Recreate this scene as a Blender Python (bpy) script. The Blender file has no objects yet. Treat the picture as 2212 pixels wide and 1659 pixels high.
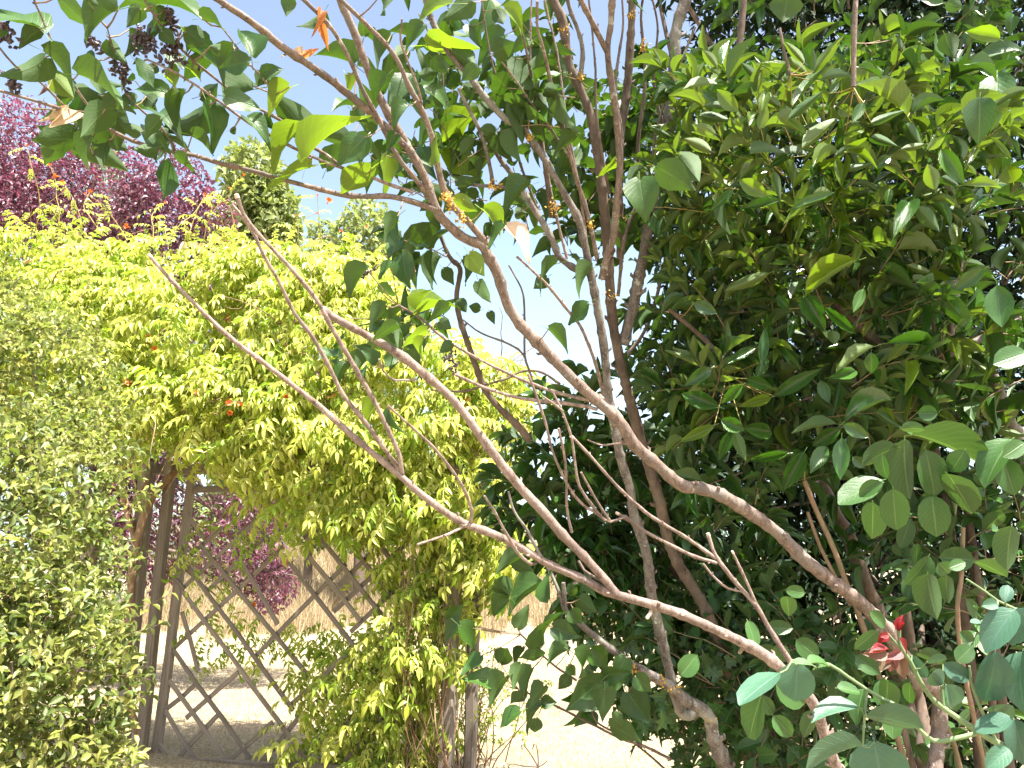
import bpy, math, random
import numpy as np
from mathutils import Vector, Matrix

random.seed(7)
rng = np.random.default_rng(11)
sc = bpy.context.scene
COL = sc.collection

# ------------------------------------------------------------------ camera
CAM_H, PITCH, FPX = 1.45, math.radians(14.0), 1640.0      # eye height, upward tilt, focal length in picture units (2212 wide)
cam_d = bpy.data.cameras.new('camera')
cam_d.sensor_width = 36.0
cam_d.lens = 36.0 * FPX / 2212.0
cam_d.clip_start, cam_d.clip_end = 0.05, 2000.0
cam = bpy.data.objects.new('camera', cam_d)
COL.objects.link(cam)
cam.location = (0, 0, CAM_H)
cam.rotation_euler = (math.pi / 2 + PITCH, 0, 0)
sc.camera = cam

# ------------------------------------------------------------------ light
SUN_DIR = np.array([0.28, -0.34, 1.0]); SUN_DIR /= np.linalg.norm(SUN_DIR)   # towards the sun: high, a little behind the right shoulder
SUN_EL = math.asin(SUN_DIR[2])
SUN_AZ = math.atan2(SUN_DIR[0], SUN_DIR[1])               # from +Y towards +X
world = bpy.data.worlds.new('World')
sc.world = world
world.use_nodes = True
wn = world.node_tree
for n in list(wn.nodes): wn.nodes.remove(n)
sky = wn.nodes.new('ShaderNodeTexSky'); sky.sky_type = 'NISHITA'
sky.sun_disc = False
sky.sun_elevation = SUN_EL
sky.sun_rotation = SUN_AZ
sky.altitude = 100; sky.air_density = 0.9; sky.dust_density = 5.0; sky.ozone_density = 1.0
bg = wn.nodes.new('ShaderNodeBackground'); bg.inputs['Strength'].default_value = 0.09
wo = wn.nodes.new('ShaderNodeOutputWorld')
wtc = wn.nodes.new('ShaderNodeTexCoord'); wsp = wn.nodes.new('ShaderNodeSeparateXYZ'); wn.links.new(wtc.outputs['Generated'], wsp.inputs[0])
wm = wn.nodes.new('ShaderNodeMapRange'); wm.inputs[1].default_value = 0.0; wm.inputs[2].default_value = 0.95; wm.inputs[3].default_value = 1.0; wm.inputs[4].default_value = 0.0
wn.links.new(wsp.outputs[2], wm.inputs[0])
wp_ = wn.nodes.new('ShaderNodeMath'); wp_.operation = 'POWER'; wp_.inputs[1].default_value = 2.5; wn.links.new(wm.outputs[0], wp_.inputs[0])
wx = wn.nodes.new('ShaderNodeMix'); wx.data_type = 'RGBA'; wx.blend_type = 'ADD'; wn.links.new(wp_.outputs[0], wx.inputs[0])
wn.links.new(sky.outputs[0], wx.inputs[6]); wx.inputs[7].default_value = (2.5, 3.3, 3.0, 1)      # pale summer haze towards the horizon
wn.links.new(wx.outputs[2], bg.inputs[0]); wn.links.new(bg.outputs[0], wo.inputs[0])
sun_d = bpy.data.lights.new('sun', 'SUN'); sun_d.energy = 5.0; sun_d.angle = math.radians(0.5); sun_d.color = (1.0, 0.965, 0.89)
sun = bpy.data.objects.new('sun', sun_d); COL.objects.link(sun)
sun.rotation_euler = Vector(SUN_DIR).to_track_quat('Z', 'Y').to_euler()
sun.location = (0, 0, 30)
vs = sc.view_settings
vs.view_transform = 'Standard'; vs.look = 'None'; vs.exposure = 2.08; vs.gamma = 1.0; vs.use_curve_mapping = False
sc.cycles.max_bounces = 8; sc.cycles.transmission_bounces = 6; sc.cycles.diffuse_bounces = 4; sc.cycles.glossy_bounces = 2

# ------------------------------------------------------------------ picture units <-> place
CAM = np.array([0, 0, CAM_H])
FWD = np.array([0, math.cos(PITCH), math.sin(PITCH)])
UPV = np.array([0, -math.sin(PITCH), math.cos(PITCH)])
RGT = np.array([1.0, 0, 0])
def ray(px, py): return FWD + (px - 1106.0) / FPX * RGT - (py - 829.5) / FPX * UPV
def P(px, py, d): return CAM + d * ray(px, py)
def G(px, py, z=0.0):
    r = ray(px, py); return CAM + r * ((z - CAM_H) / r[2])
def proj(p):
    q = np.asarray(p) - CAM
    d = q @ FWD
    return 1106 + FPX * (q @ RGT) / d, 829.5 - FPX * (q @ UPV) / d, d
TILE = {1: (0, 0), 2: (734.5, 0), 3: (1469, 0), 4: (0, 553), 5: (734.5, 553), 6: (1469, 553), 7: (0, 1106), 8: (734.5, 1106), 9: (1469, 1106), 0: (0, 0)}
def Z(t, x, y):
    if t == 0: return x, y
    ox, oy = TILE[t]; return ox + x * 0.336, oy + y * 0.336
def nrm(v):
    v = np.asarray(v, float); return v / (np.linalg.norm(v, axis=-1, keepdims=True) + 1e-9)

# ------------------------------------------------------------------ objects
def link_mesh(name, me, parent=None, loc=None):
    o = bpy.data.objects.new(name, me); COL.objects.link(o)
    if parent is not None: o.parent = parent
    if loc is not None: o.location = loc
    return o
def thing(name, label, cat, loc, group=None):
    o = bpy.data.objects.new(name, None); COL.objects.link(o)
    o.location = tuple(loc); o.empty_display_size = 0.2
    o['label'] = label; o['category'] = cat
    if group: o['group'] = group
    return o
def loc_of(parent): return np.array(parent.location) if parent is not None else np.zeros(3)
def mesh_np(name, V, F, mats, UV=None, smooth=True, midx=None):
    """V (n,3); F list of index arrays with a fixed number of corners, or (n,k) arrays."""
    me = bpy.data.meshes.new(name)
    if isinstance(F, np.ndarray): F = [F]
    F = [f for f in F if len(f)]
    loops = np.concatenate([f.ravel() for f in F]).astype(np.int32)
    tot = np.concatenate([np.full(len(f), f.shape[1]) for f in F]).astype(np.int32)
    st = np.concatenate([[0], np.cumsum(tot)[:-1]]).astype(np.int32)
    me.vertices.add(len(V)); me.vertices.foreach_set('co', np.ascontiguousarray(V, np.float32).ravel())
    me.loops.add(len(loops)); me.loops.foreach_set('vertex_index', loops)
    me.polygons.add(len(tot)); me.polygons.foreach_set('loop_start', st); me.polygons.foreach_set('loop_total', tot)
    me.polygons.foreach_set('use_smooth', np.full(len(tot), smooth, bool))
    if midx is not None: me.polygons.foreach_set('material_index', np.asarray(midx, np.int32))
    if UV is not None:
        l = me.uv_layers.new(name='UVMap'); l.data.foreach_set('uv', np.ascontiguousarray(UV[loops], np.float32).ravel())
    for m in (mats if isinstance(mats, (list, tuple)) else [mats]): me.materials.append(m)
    me.update(calc_edges=True)
    return me

class Geo:
    def __init__(s): s.v = []; s.f = []; s.n = 0
    def add(s, V, F):
        s.v.append(np.asarray(V, float)); s.f.append(np.asarray(F) + s.n); s.n += len(V)
    def build(s, name, mat, parent=None, smooth=True, stuff=False):
        if not s.v: return None
        o0 = loc_of(parent)
        by = {}
        for f in s.f: by.setdefault(f.shape[1], []).append(f)
        F = [np.concatenate(b) for b in by.values()]
        o = link_mesh(name, mesh_np(name, np.concatenate(s.v) - o0, F, mat, smooth=smooth), parent)
        if stuff: o['kind'] = 'stuff'
        return o

def catmull(pts, rad, step):
    pts = np.asarray(pts, float); rad = np.asarray(rad, float)
    if len(pts) == 2:
        n = max(2, int(np.linalg.norm(pts[1] - pts[0]) / step) + 1); t = np.linspace(0, 1, n)[:, None]
        return pts[0] * (1 - t) + pts[1] * t, rad[0] * (1 - t[:, 0]) + rad[1] * t[:, 0]
    ext = np.vstack([2 * pts[0] - pts[1], pts, 2 * pts[-1] - pts[-2]])
    out, ro = [], []
    for i in range(len(pts) - 1):
        p0, p1, p2, p3 = ext[i:i + 4]
        n = max(1, int(np.linalg.norm(p2 - p1) / step))
        for k in range(n):
            t = k / n
            out.append(0.5 * ((2 * p1) + (-p0 + p2) * t + (2 * p0 - 5 * p1 + 4 * p2 - p3) * t * t + (-p0 + 3 * p1 - 3 * p2 + p3) * t ** 3))
            ro.append(rad[i] * (1 - t) + rad[i + 1] * t)
    out.append(pts[-1]); ro.append(rad[-1])
    return np.array(out), np.array(ro)
def tube(geo, pts, rad, sides=8, rough=0.0, cap=True):
    pts = np.asarray(pts, float); n = len(pts)
    if n < 2: return
    T = nrm(np.gradient(pts, axis=0))
    ref = np.array([0.31, 0.22, 0.92]) if abs(T[0][2]) < 0.85 else np.array([0.9, 0.3, 0.1])
    A = nrm(np.cross(T, ref)); B = np.cross(T, A)
    a = np.linspace(0, 2 * math.pi, sides, endpoint=False)
    R = np.asarray(rad, float)[:, None] * np.ones((1, sides))
    if rough: R = R * (1 + rough * rng.normal(size=R.shape))
    V = pts[:, None, :] + R[..., None] * (np.cos(a)[None, :, None] * A[:, None, :] + np.sin(a)[None, :, None] * B[:, None, :])
    V = V.reshape(-1, 3)
    i = np.arange(n - 1)[:, None] * sides; j = np.arange(sides)[None, :]; k = (j + 1) % sides
    F = np.stack([i + j, i + k, i + sides + k, i + sides + j], -1).reshape(-1, 4)
    geo.add(V, F)
    if cap:
        V2 = np.vstack([V[-sides:], pts[-1] + T[-1] * rad[-1] * 0.25])
        geo.add(V2, np.array([[q, (q + 1) % sides, sides] for q in range(sides)]))

# ------------------------------------------------------------------ materials
def new_mat(name):
    m = bpy.data.materials.new(name); m.use_nodes = True
    nt = m.node_tree
    for n in list(nt.nodes): nt.nodes.remove(n)
    return m, nt
def N(nt, typ, **kw):
    n = nt.nodes.new(typ)
    for k, v in kw.items():
        if k.startswith('i_'): n.inputs[k[2:]].default_value = v
        else: setattr(n, k, v)
    return n
def math_n(nt, op, a, b=None, c=None):
    n = nt.nodes.new('ShaderNodeMath'); n.operation = op
    for i, x in enumerate((a, b, c)):
        if x is None: continue
        if hasattr(x, 'links') or isinstance(x, bpy.types.NodeSocket): nt.links.new(x, n.inputs[i])
        else: n.inputs[i].default_value = x
    return n.outputs[0]
def mix_c(nt, f, a, b, mode='MIX'):
    n = nt.nodes.new('ShaderNodeMix'); n.data_type = 'RGBA'; n.blend_type = mode
    for s, x in ((n.inputs[0], f), (n.inputs[6], a), (n.inputs[7], b)):
        if isinstance(x, bpy.types.NodeSocket): nt.links.new(x, s)
        elif isinstance(x, (tuple, list)): s.default_value = (*x, 1)
        else: s.default_value = x
    return n.outputs[2]
def leaf_mat(name, top, under, vein, alt, rough=0.4, trans=0.3, tcol=None, var=0.35, veins=8, spec=0.5, bump=0.35, specks=False):
    m, nt = new_mat(name); L = nt.links.new
    uv = N(nt, 'ShaderNodeUVMap'); sp = N(nt, 'ShaderNodeSeparateXYZ'); L(uv.outputs[0], sp.inputs[0])
    au = math_n(nt, 'ABSOLUTE', math_n(nt, 'SUBTRACT', sp.outputs[0], 0.5))
    mid = math_n(nt, 'SUBTRACT', 1.0, math_n(nt, 'SMOOTH_MIN', math_n(nt, 'MULTIPLY', au, 26.0), 1.0, 0.3))
    fr = math_n(nt, 'FRACT', math_n(nt, 'SUBTRACT', math_n(nt, 'MULTIPLY', sp.outputs[1], float(veins)), math_n(nt, 'MULTIPLY', au, veins * 0.85)))
    side = math_n(nt, 'SUBTRACT', 1.0, math_n(nt, 'MINIMUM', math_n(nt, 'MULTIPLY', math_n(nt, 'ABSOLUTE', math_n(nt, 'SUBTRACT', fr, 0.5)), 8.0), 1.0))
    mask = math_n(nt, 'MAXIMUM', mid, math_n(nt, 'MULTIPLY', side, 0.26))
    geo = N(nt, 'ShaderNodeNewGeometry'); oi = N(nt, 'ShaderNodeObjectInfo')
    rnd = math_n(nt, 'FRACT', math_n(nt, 'ADD', geo.outputs['Random Per Island'], oi.outputs['Random']))
    rnd2 = math_n(nt, 'FRACT', math_n(nt, 'MULTIPLY', rnd, 7.31))
    tc = N(nt, 'ShaderNodeTexCoord')
    noi = N(nt, 'ShaderNodeTexNoise', i_Scale=35.0, i_Detail=4.0); L(tc.outputs['Object'], noi.inputs['Vector'])
    c = mix_c(nt, math_n(nt, 'MULTIPLY', math_n(nt, 'POWER', rnd, 2.0), 1.0), top, alt)
    nb = N(nt, 'ShaderNodeTexNoise', i_Scale=14.0, i_Detail=3.0); L(tc.outputs['Object'], nb.inputs['Vector'])
    if specks:
        uvs = N(nt, 'ShaderNodeVectorMath', operation='ADD'); L(uv.outputs[0], uvs.inputs[0])
        cb = N(nt, 'ShaderNodeCombineXYZ'); L(math_n(nt, 'MULTIPLY', rnd, 91.7), cb.inputs[0]); L(math_n(nt, 'MULTIPLY', rnd2, 53.1), cb.inputs[1]); L(cb.outputs[0], uvs.inputs[1])
        ns = N(nt, 'ShaderNodeTexNoise', i_Scale=5.0, i_Detail=5.0, i_Roughness=0.7); L(uvs.outputs[0], ns.inputs['Vector'])
        spot = N(nt, 'ShaderNodeMapRange'); L(ns.outputs[0], spot.inputs[0]); spot.inputs[1].default_value = .66; spot.inputs[2].default_value = .72
        blot = N(nt, 'ShaderNodeMapRange'); L(ns.outputs[0], blot.inputs[0]); blot.inputs[1].default_value = .40; blot.inputs[2].default_value = .68
        c = mix_c(nt, math_n(nt, 'MULTIPLY', blot.outputs[0], 0.6), c, alt)
    c = mix_c(nt, math_n(nt, 'MULTIPLY', noi.outputs[0], 0.3), c, alt)
    c = mix_c(nt, geo.outputs['Backfacing'], c, under)
    c = mix_c(nt, math_n(nt, 'MULTIPLY', mask, 0.8), c, vein)
    if specks: c = mix_c(nt, math_n(nt, 'MULTIPLY', spot.outputs[0], 0.75), c, (0.13, 0.075, 0.03))
    hs = N(nt, 'ShaderNodeHueSaturation'); L(c, hs.inputs['Color'])
    L(math_n(nt, 'ADD', 1.0 - var / 2, math_n(nt, 'MULTIPLY', rnd2, var)), hs.inputs['Value'])
    bs = N(nt, 'ShaderNodeBsdfPrincipled'); L(hs.outputs[0], bs.inputs['Base Color'])
    rr = math_n(nt, 'ADD', rough, math_n(nt, 'MULTIPLY', geo.outputs['Backfacing'], 0.3)); L(rr, bs.inputs['Roughness'])
    bs.inputs['Specular IOR Level'].default_value = spec
    bu = N(nt, 'ShaderNodeBump', i_Strength=bump, i_Distance=0.002)
    hgt = math_n(nt, 'SUBTRACT', math_n(nt, 'MULTIPLY', noi.outputs[0], 0.6), mask)
    L(hgt, bu.inputs['Height']); L(bu.outputs[0], bs.inputs['Normal'])
    tr = N(nt, 'ShaderNodeBsdfTranslucent')
    tm = mix_c(nt, 1.0, hs.outputs[0], tcol or (1.6, 1.8, 0.6), 'MULTIPLY'); L(tm, tr.inputs['Color'])
    mx = N(nt, 'ShaderNodeMixShader'); mx.inputs[0].default_value = trans
    L(bs.outputs[0], mx.inputs[1]); L(tr.outputs[0], mx.inputs[2])
    out = N(nt, 'ShaderNodeOutputMaterial'); L(mx.outputs[0], out.inputs[0])
    return m
def bark_mat(name, c1, c2, c3, scale=60.0, spots=None, stretch=(1, 1, 0.35), rough=0.75, bump=0.6, patch=None):
    m, nt = new_mat(name); L = nt.links.new
    tc = N(nt, 'ShaderNodeTexCoord'); mp = N(nt, 'ShaderNodeMapping'); mp.inputs['Scale'].default_value = stretch
    L(tc.outputs['Object'], mp.inputs[0])
    n1 = N(nt, 'ShaderNodeTexNoise', i_Scale=scale, i_Detail=6.0, i_Roughness=0.65); L(mp.outputs[0], n1.inputs['Vector'])
    n2 = N(nt, 'ShaderNodeTexNoise', i_Scale=scale * 0.18, i_Detail=3.0); L(tc.outputs['Object'], n2.inputs['Vector'])
    r = N(nt, 'ShaderNodeValToRGB'); e = r.color_ramp.elements
    e[0].position = 0.32; e[0].color = (*c1, 1); e[1].position = 0.7; e[1].color = (*c2, 1)
    L(n1.outputs[0], r.inputs[0])
    r2 = N(nt, 'ShaderNodeValToRGB'); r2.color_ramp.elements[0].position = 0.52; r2.color_ramp.elements[1].position = 0.62
    L(n2.outputs[0], r2.inputs[0])
    c = mix_c(nt, r2.outputs[0], r.outputs[0], c3)
    n3 = N(nt, 'ShaderNodeTexVoronoi', i_Scale=scale * 3.2); L(tc.outputs['Object'], n3.inputs['Vector'])
    sp = math_n(nt, 'LESS_THAN', n3.outputs['Distance'], 0.24)
    if spots: c = mix_c(nt, math_n(nt, 'MULTIPLY', sp, 0.6), c, spots)
    n4 = N(nt, 'ShaderNodeTexNoise', i_Scale=scale * 0.09, i_Detail=5.0, i_Roughness=0.7); L(tc.outputs['Object'], n4.inputs['Vector'])
    dk = N(nt, 'ShaderNodeMapRange'); L(n4.outputs[0], dk.inputs[0]); dk.inputs[1].default_value = .5; dk.inputs[2].default_value = .66
    c = mix_c(nt, math_n(nt, 'MULTIPLY', dk.outputs[0], 0.7), c, tuple(x * 0.8 for x in c1))
    n5 = N(nt, 'ShaderNodeTexNoise', i_Scale=scale * 0.35, i_Detail=6.0, i_Roughness=0.75); L(tc.outputs['Object'], n5.inputs['Vector'])
    li = N(nt, 'ShaderNodeMapRange'); L(n5.outputs[0], li.inputs[0]); li.inputs[1].default_value = .60; li.inputs[2].default_value = .64
    if patch: c = mix_c(nt, math_n(nt, 'MULTIPLY', li.outputs[0], 0.8), c, patch)
    bs = N(nt, 'ShaderNodeBsdfPrincipled'); L(c, bs.inputs['Base Color']); bs.inputs['Roughness'].default_value = rough
    bs.inputs['Specular IOR Level'].default_value = 0.25
    bu = N(nt, 'ShaderNodeBump', i_Strength=bump, i_Distance=0.004)
    L(math_n(nt, 'ADD', n1.outputs[0], math_n(nt, 'MULTIPLY', sp, 0.25)), bu.inputs['Height']); L(bu.outputs[0], bs.inputs['Normal'])
    out = N(nt, 'ShaderNodeOutputMaterial'); L(bs.outputs[0], out.inputs[0])
    return m
def simple_mat(name, c1, c2, scale=20.0, rough=0.7, trans=0.0):
    m, nt = new_mat(name); L = nt.links.new
    tc = N(nt, 'ShaderNodeTexCoord'); geo = N(nt, 'ShaderNodeNewGeometry')
    n1 = N(nt, 'ShaderNodeTexNoise', i_Scale=scale, i_Detail=4.0); L(tc.outputs['Object'], n1.inputs['Vector'])
    f = math_n(nt, 'ADD', math_n(nt, 'MULTIPLY', n1.outputs[0], 0.6), math_n(nt, 'MULTIPLY', geo.outputs['Random Per Island'], 0.5))
    c = mix_c(nt, f, c1, c2)
    bs = N(nt, 'ShaderNodeBsdfPrincipled'); L(c, bs.inputs['Base Color']); bs.inputs['Roughness'].default_value = rough
    sh = bs.outputs[0]
    if trans:
        tr = N(nt, 'ShaderNodeBsdfTranslucent'); L(c, tr.inputs['Color'])
        mx = N(nt, 'ShaderNodeMixShader'); mx.inputs[0].default_value = trans; L(sh, mx.inputs[1]); L(tr.outputs[0], mx.inputs[2]); sh = mx.outputs[0]
    out = N(nt, 'ShaderNodeOutputMaterial'); L(sh, out.inputs[0])
    return m
def wood_mat(name, c1, c2, c3):
    m, nt = new_mat(name); L = nt.links.new
    tc = N(nt, 'ShaderNodeTexCoord'); mp = N(nt, 'ShaderNodeMapping'); mp.inputs['Scale'].default_value = (1.2, 30, 30)
    L(tc.outputs['Object'], mp.inputs[0])
    oi = N(nt, 'ShaderNodeObjectInfo')
    n1 = N(nt, 'ShaderNodeTexNoise', i_Scale=3.0, i_Detail=7.0, i_Roughness=0.7); L(mp.outputs[0], n1.inputs['Vector'])
    n2 = N(nt, 'ShaderNodeTexNoise', i_Scale=4.0, i_Detail=3.0); L(tc.outputs['Object'], n2.inputs['Vector'])
    r = N(nt, 'ShaderNodeValToRGB'); e = r.color_ramp.elements
    e[0].position = 0.3; e[0].color = (*c1, 1); e[1].position = 0.65; e[1].color = (*c2, 1); L(n1.outputs[0], r.inputs[0])
    c = mix_c(nt, math_n(nt, 'MULTIPLY', n2.outputs[0], 0.6), r.outputs[0], c3)
    hs = N(nt, 'ShaderNodeHueSaturation'); L(c, hs.inputs['Color'])
    L(math_n(nt, 'ADD', 0.8, math_n(nt, 'MULTIPLY', oi.outputs['Random'], 0.4)), hs.inputs['Value'])
    bs = N(nt, 'ShaderNodeBsdfPrincipled'); L(hs.outputs[0], bs.inputs['Base Color']); bs.inputs['Roughness'].default_value = 0.8
    bu = N(nt, 'ShaderNodeBump', i_Strength=0.6, i_Distance=0.004); L(n1.outputs[0], bu.inputs['Height']); L(bu.outputs[0], bs.inputs['Normal'])
    out = N(nt, 'ShaderNodeOutputMaterial'); L(bs.outputs[0], out.inputs[0])
    return m

M = {}
M['lilac'] = leaf_mat('lilac_leaf_green', (0.022, 0.058, 0.012), (0.04, 0.078, 0.018), (0.07, 0.12, 0.03), (0.04, 0.09, 0.012), rough=0.4, trans=0.2, tcol=(1.9, 2.2, 0.35), spec=.4, specks=True)
M['lilac_sunlit'] = leaf_mat('lilac_leaf_sunlit_green', (0.09, 0.155, 0.012), (0.12, 0.18, 0.025), (0.19, 0.27, 0.05), (0.13, 0.19, 0.018), rough=0.42, trans=0.42, tcol=(1.7, 1.8, 0.4), specks=True)  # brighter copy of the lilac leaf, sunlight shining through put into its colour
M['evergreen'] = leaf_mat('evergreen_leaf_green', (0.02, 0.064, 0.012), (0.035, 0.08, 0.016), (0.085, 0.15, 0.04), (0.045, 0.105, 0.014), rough=0.27, trans=0.16, tcol=(1.8, 2.0, 0.35), spec=0.5, specks=True)
M['evergreen_sunlit'] = leaf_mat('evergreen_sunlit_leaf', (0.06, 0.115, 0.015), (0.09, 0.14, 0.03), (0.17, 0.23, 0.06), (0.11, 0.165, 0.018), rough=0.3, trans=0.28, tcol=(1.8, 1.9, 0.4), spec=0.6, specks=True)  # paler copy of the evergreen leaf, sun on the sprays painted into it
M['shade'] = leaf_mat('broad_leaf_green', (0.032, 0.082, 0.022), (0.045, 0.09, 0.025), (0.13, 0.2, 0.075), (0.05, 0.115, 0.025), rough=0.4, trans=0.18, spec=.4, specks=True)
M['blue'] = leaf_mat('blue_green_leaf', (0.045, 0.11, 0.078), (0.06, 0.115, 0.06), (0.09, 0.17, 0.12), (0.055, 0.13, 0.07), rough=0.45, trans=0.15, veins=6, tcol=(1.2, 1.5, 0.7), specks=True)
M['ivy'] = leaf_mat('ivy_leaf_green', (0.02, 0.06, 0.012), (0.045, 0.085, 0.025), (0.12, 0.19, 0.07), (0.06, 0.13, 0.02), rough=0.35, trans=0.2)
M['vine'] = leaf_mat('vine_leaf_yellow_green', (0.375, 0.405, 0.04), (0.44, 0.47, 0.11), (0.51, 0.53, 0.18), (0.56, 0.54, 0.16), rough=0.4, trans=0.42, tcol=(1.25, 1.35, 0.7), var=0.45, veins=5)
M['vine_green'] = leaf_mat('vine_leaf_mid_green', (0.185, 0.285, 0.022), (0.23, 0.33, 0.05), (0.32, 0.38, 0.08), (0.33, 0.36, 0.04), rough=0.42, trans=0.40, tcol=(1.5, 1.6, 0.6), var=0.5, veins=5)
M['hedge'] = leaf_mat('honeysuckle_leaf', (0.16, 0.19, 0.04), (0.21, 0.24, 0.09), (0.25, 0.28, 0.11), (0.27, 0.25, 0.06), rough=0.45, trans=0.3, tcol=(1.5, 1.6, 0.7), var=0.6, veins=5)
M['hedge_dark'] = leaf_mat('honeysuckle_leaf_deep', (0.08, 0.12, 0.025), (0.12, 0.155, 0.05), (0.16, 0.195, 0.06), (0.11, 0.14, 0.03), rough=0.45, trans=0.28, tcol=(1.5, 1.6, 0.6), var=0.6, veins=5)
M['purple'] = leaf_mat('plum_leaf_purple', (0.075, 0.026, 0.045), (0.18, 0.09, 0.13), (0.11, 0.05, 0.066), (0.14, 0.06, 0.08), rough=0.38, trans=0.25, tcol=(2.0, 0.8, 1.1), var=0.8, veins=4)
M['pale'] = leaf_mat('poplar_leaf', (0.15, 0.20, 0.06), (0.26, 0.30, 0.14), (0.2, 0.24, 0.1), (0.21, 0.23, 0.06), rough=0.5, trans=0.3, tcol=(1.4, 1.5, 0.7), var=0.6, veins=4)
M['silver'] = leaf_mat('silver_green_needles', (0.16, 0.22, 0.16), (0.22, 0.28, 0.2), (0.2, 0.24, 0.15), (0.2, 0.24, 0.13), rough=0.6, trans=0.2, var=0.5, veins=4)
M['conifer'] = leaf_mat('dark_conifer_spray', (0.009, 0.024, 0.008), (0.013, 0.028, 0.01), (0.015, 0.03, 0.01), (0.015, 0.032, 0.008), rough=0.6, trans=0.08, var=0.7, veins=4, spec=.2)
M['dead'] = leaf_mat('dried_leaf_orange', (0.42, 0.15, 0.04), (0.5, 0.22, 0.08), (0.3, 0.1, 0.03), (0.5, 0.25, 0.1), rough=0.6, trans=0.4, tcol=(1.5, 1.0, 0.6))
M['straw_leaf'] = leaf_mat('dried_leaf_straw', (0.5, 0.36, 0.22), (0.6, 0.45, 0.3), (0.4, 0.25, 0.15), (0.55, 0.4, 0.28), rough=0.7, trans=0.35, tcol=(1.2, 1.0, 0.8))
M['red_leaf'] = leaf_mat('young_leaf_red', (0.17, 0.008, 0.012), (0.2, 0.015, 0.018), (0.24, 0.035, 0.03), (0.24, 0.015, 0.015), rough=0.35, trans=0.3, tcol=(1.4, 0.8, 0.8))
M['bronze_leaf'] = leaf_mat('young_leaf_bronze', (0.11, 0.085, 0.04), (0.15, 0.09, 0.07), (0.2, 0.12, 0.08), (0.17, 0.075, 0.045), rough=0.4, trans=0.25, tcol=(1.4, 1.0, 0.8))
M['pink_leaf'] = leaf_mat('young_leaf_pink', (0.17, 0.05, 0.055), (0.2, 0.08, 0.08), (0.24, 0.09, 0.09), (0.17, 0.08, 0.06), rough=0.4, trans=0.3, tcol=(1.4, 0.9, 0.9))
M['bark'] = bark_mat('lilac_bark', (0.085, 0.058, 0.046), (0.27, 0.20, 0.165), (0.20, 0.165, 0.145), 85, spots=(0.44, 0.37, 0.32), bump=1.2, patch=(0.36, 0.34, 0.30))
M['bark_shoot'] = bark_mat('young_bark_red_brown', (0.085, 0.052, 0.04), (0.36, 0.275, 0.235), (0.25, 0.19, 0.165), 85, spots=(0.48, 0.38, 0.32), bump=1.2, patch=(0.34, 0.28, 0.24))
M['bark_grey'] = bark_mat('old_bark_grey_lichen', (0.06, 0.046, 0.038), (0.21, 0.18, 0.16), (0.30, 0.29, 0.25), 60, spots=(0.40, 0.38, 0.33), bump=1.4, patch=(0.42, 0.42, 0.37))
M['bark_dark'] = bark_mat('brown_stem_bark', (0.06, 0.042, 0.032), (0.18, 0.13, 0.098), (0.15, 0.115, 0.09), 50)
M['bark_vine'] = bark_mat('shaggy_vine_bark', (0.15, 0.085, 0.045), (0.36, 0.24, 0.15), (0.30, 0.19, 0.11), 40, stretch=(1, 1, 0.12), bump=1.0)
M['twig'] = bark_mat('twig_bark', (0.16, 0.10, 0.065), (0.30, 0.21, 0.14), (0.2, 0.17, 0.09), 60)
M['twig_yellow'] = bark_mat('green_yellow_twig', (0.24, 0.19, 0.06), (0.36, 0.28, 0.10), (0.28, 0.27, 0.08), 60)
M['stem_green'] = bark_mat('green_stem', (0.13, 0.19, 0.09), (0.2, 0.27, 0.13), (0.18, 0.24, 0.1), 60, bump=0.2)
M['lichen'] = simple_mat('orange_lichen', (0.42, 0.20, 0.02), (0.5, 0.34, 0.06), 200)
M['seed'] = simple_mat('seed_capsule_brown', (0.028, 0.018, 0.022), (0.07, 0.04, 0.045), 200, 0.5)
M['flower'] = simple_mat('orange_flower', (0.5, 0.07, 0.012), (0.6, 0.18, 0.03), 60, 0.5, 0.3)
M['wood'] = wood_mat('weathered_grey_wood', (0.06, 0.044, 0.033), (0.25, 0.20, 0.155), (0.17, 0.138, 0.11))
M['straw'] = simple_mat('dry_grass', (0.22, 0.17, 0.095), (0.36, 0.29, 0.18), 5, 0.8, 0.3)
M['straw_tall'] = simple_mat('tall_dry_grass', (0.24, 0.18, 0.095), (0.40, 0.31, 0.18), 3, 0.8, 0.3)
M['cut'] = simple_mat('cut_branch_end', (0.6, 0.5, 0.4), (0.45, 0.34, 0.25), 90)

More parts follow.
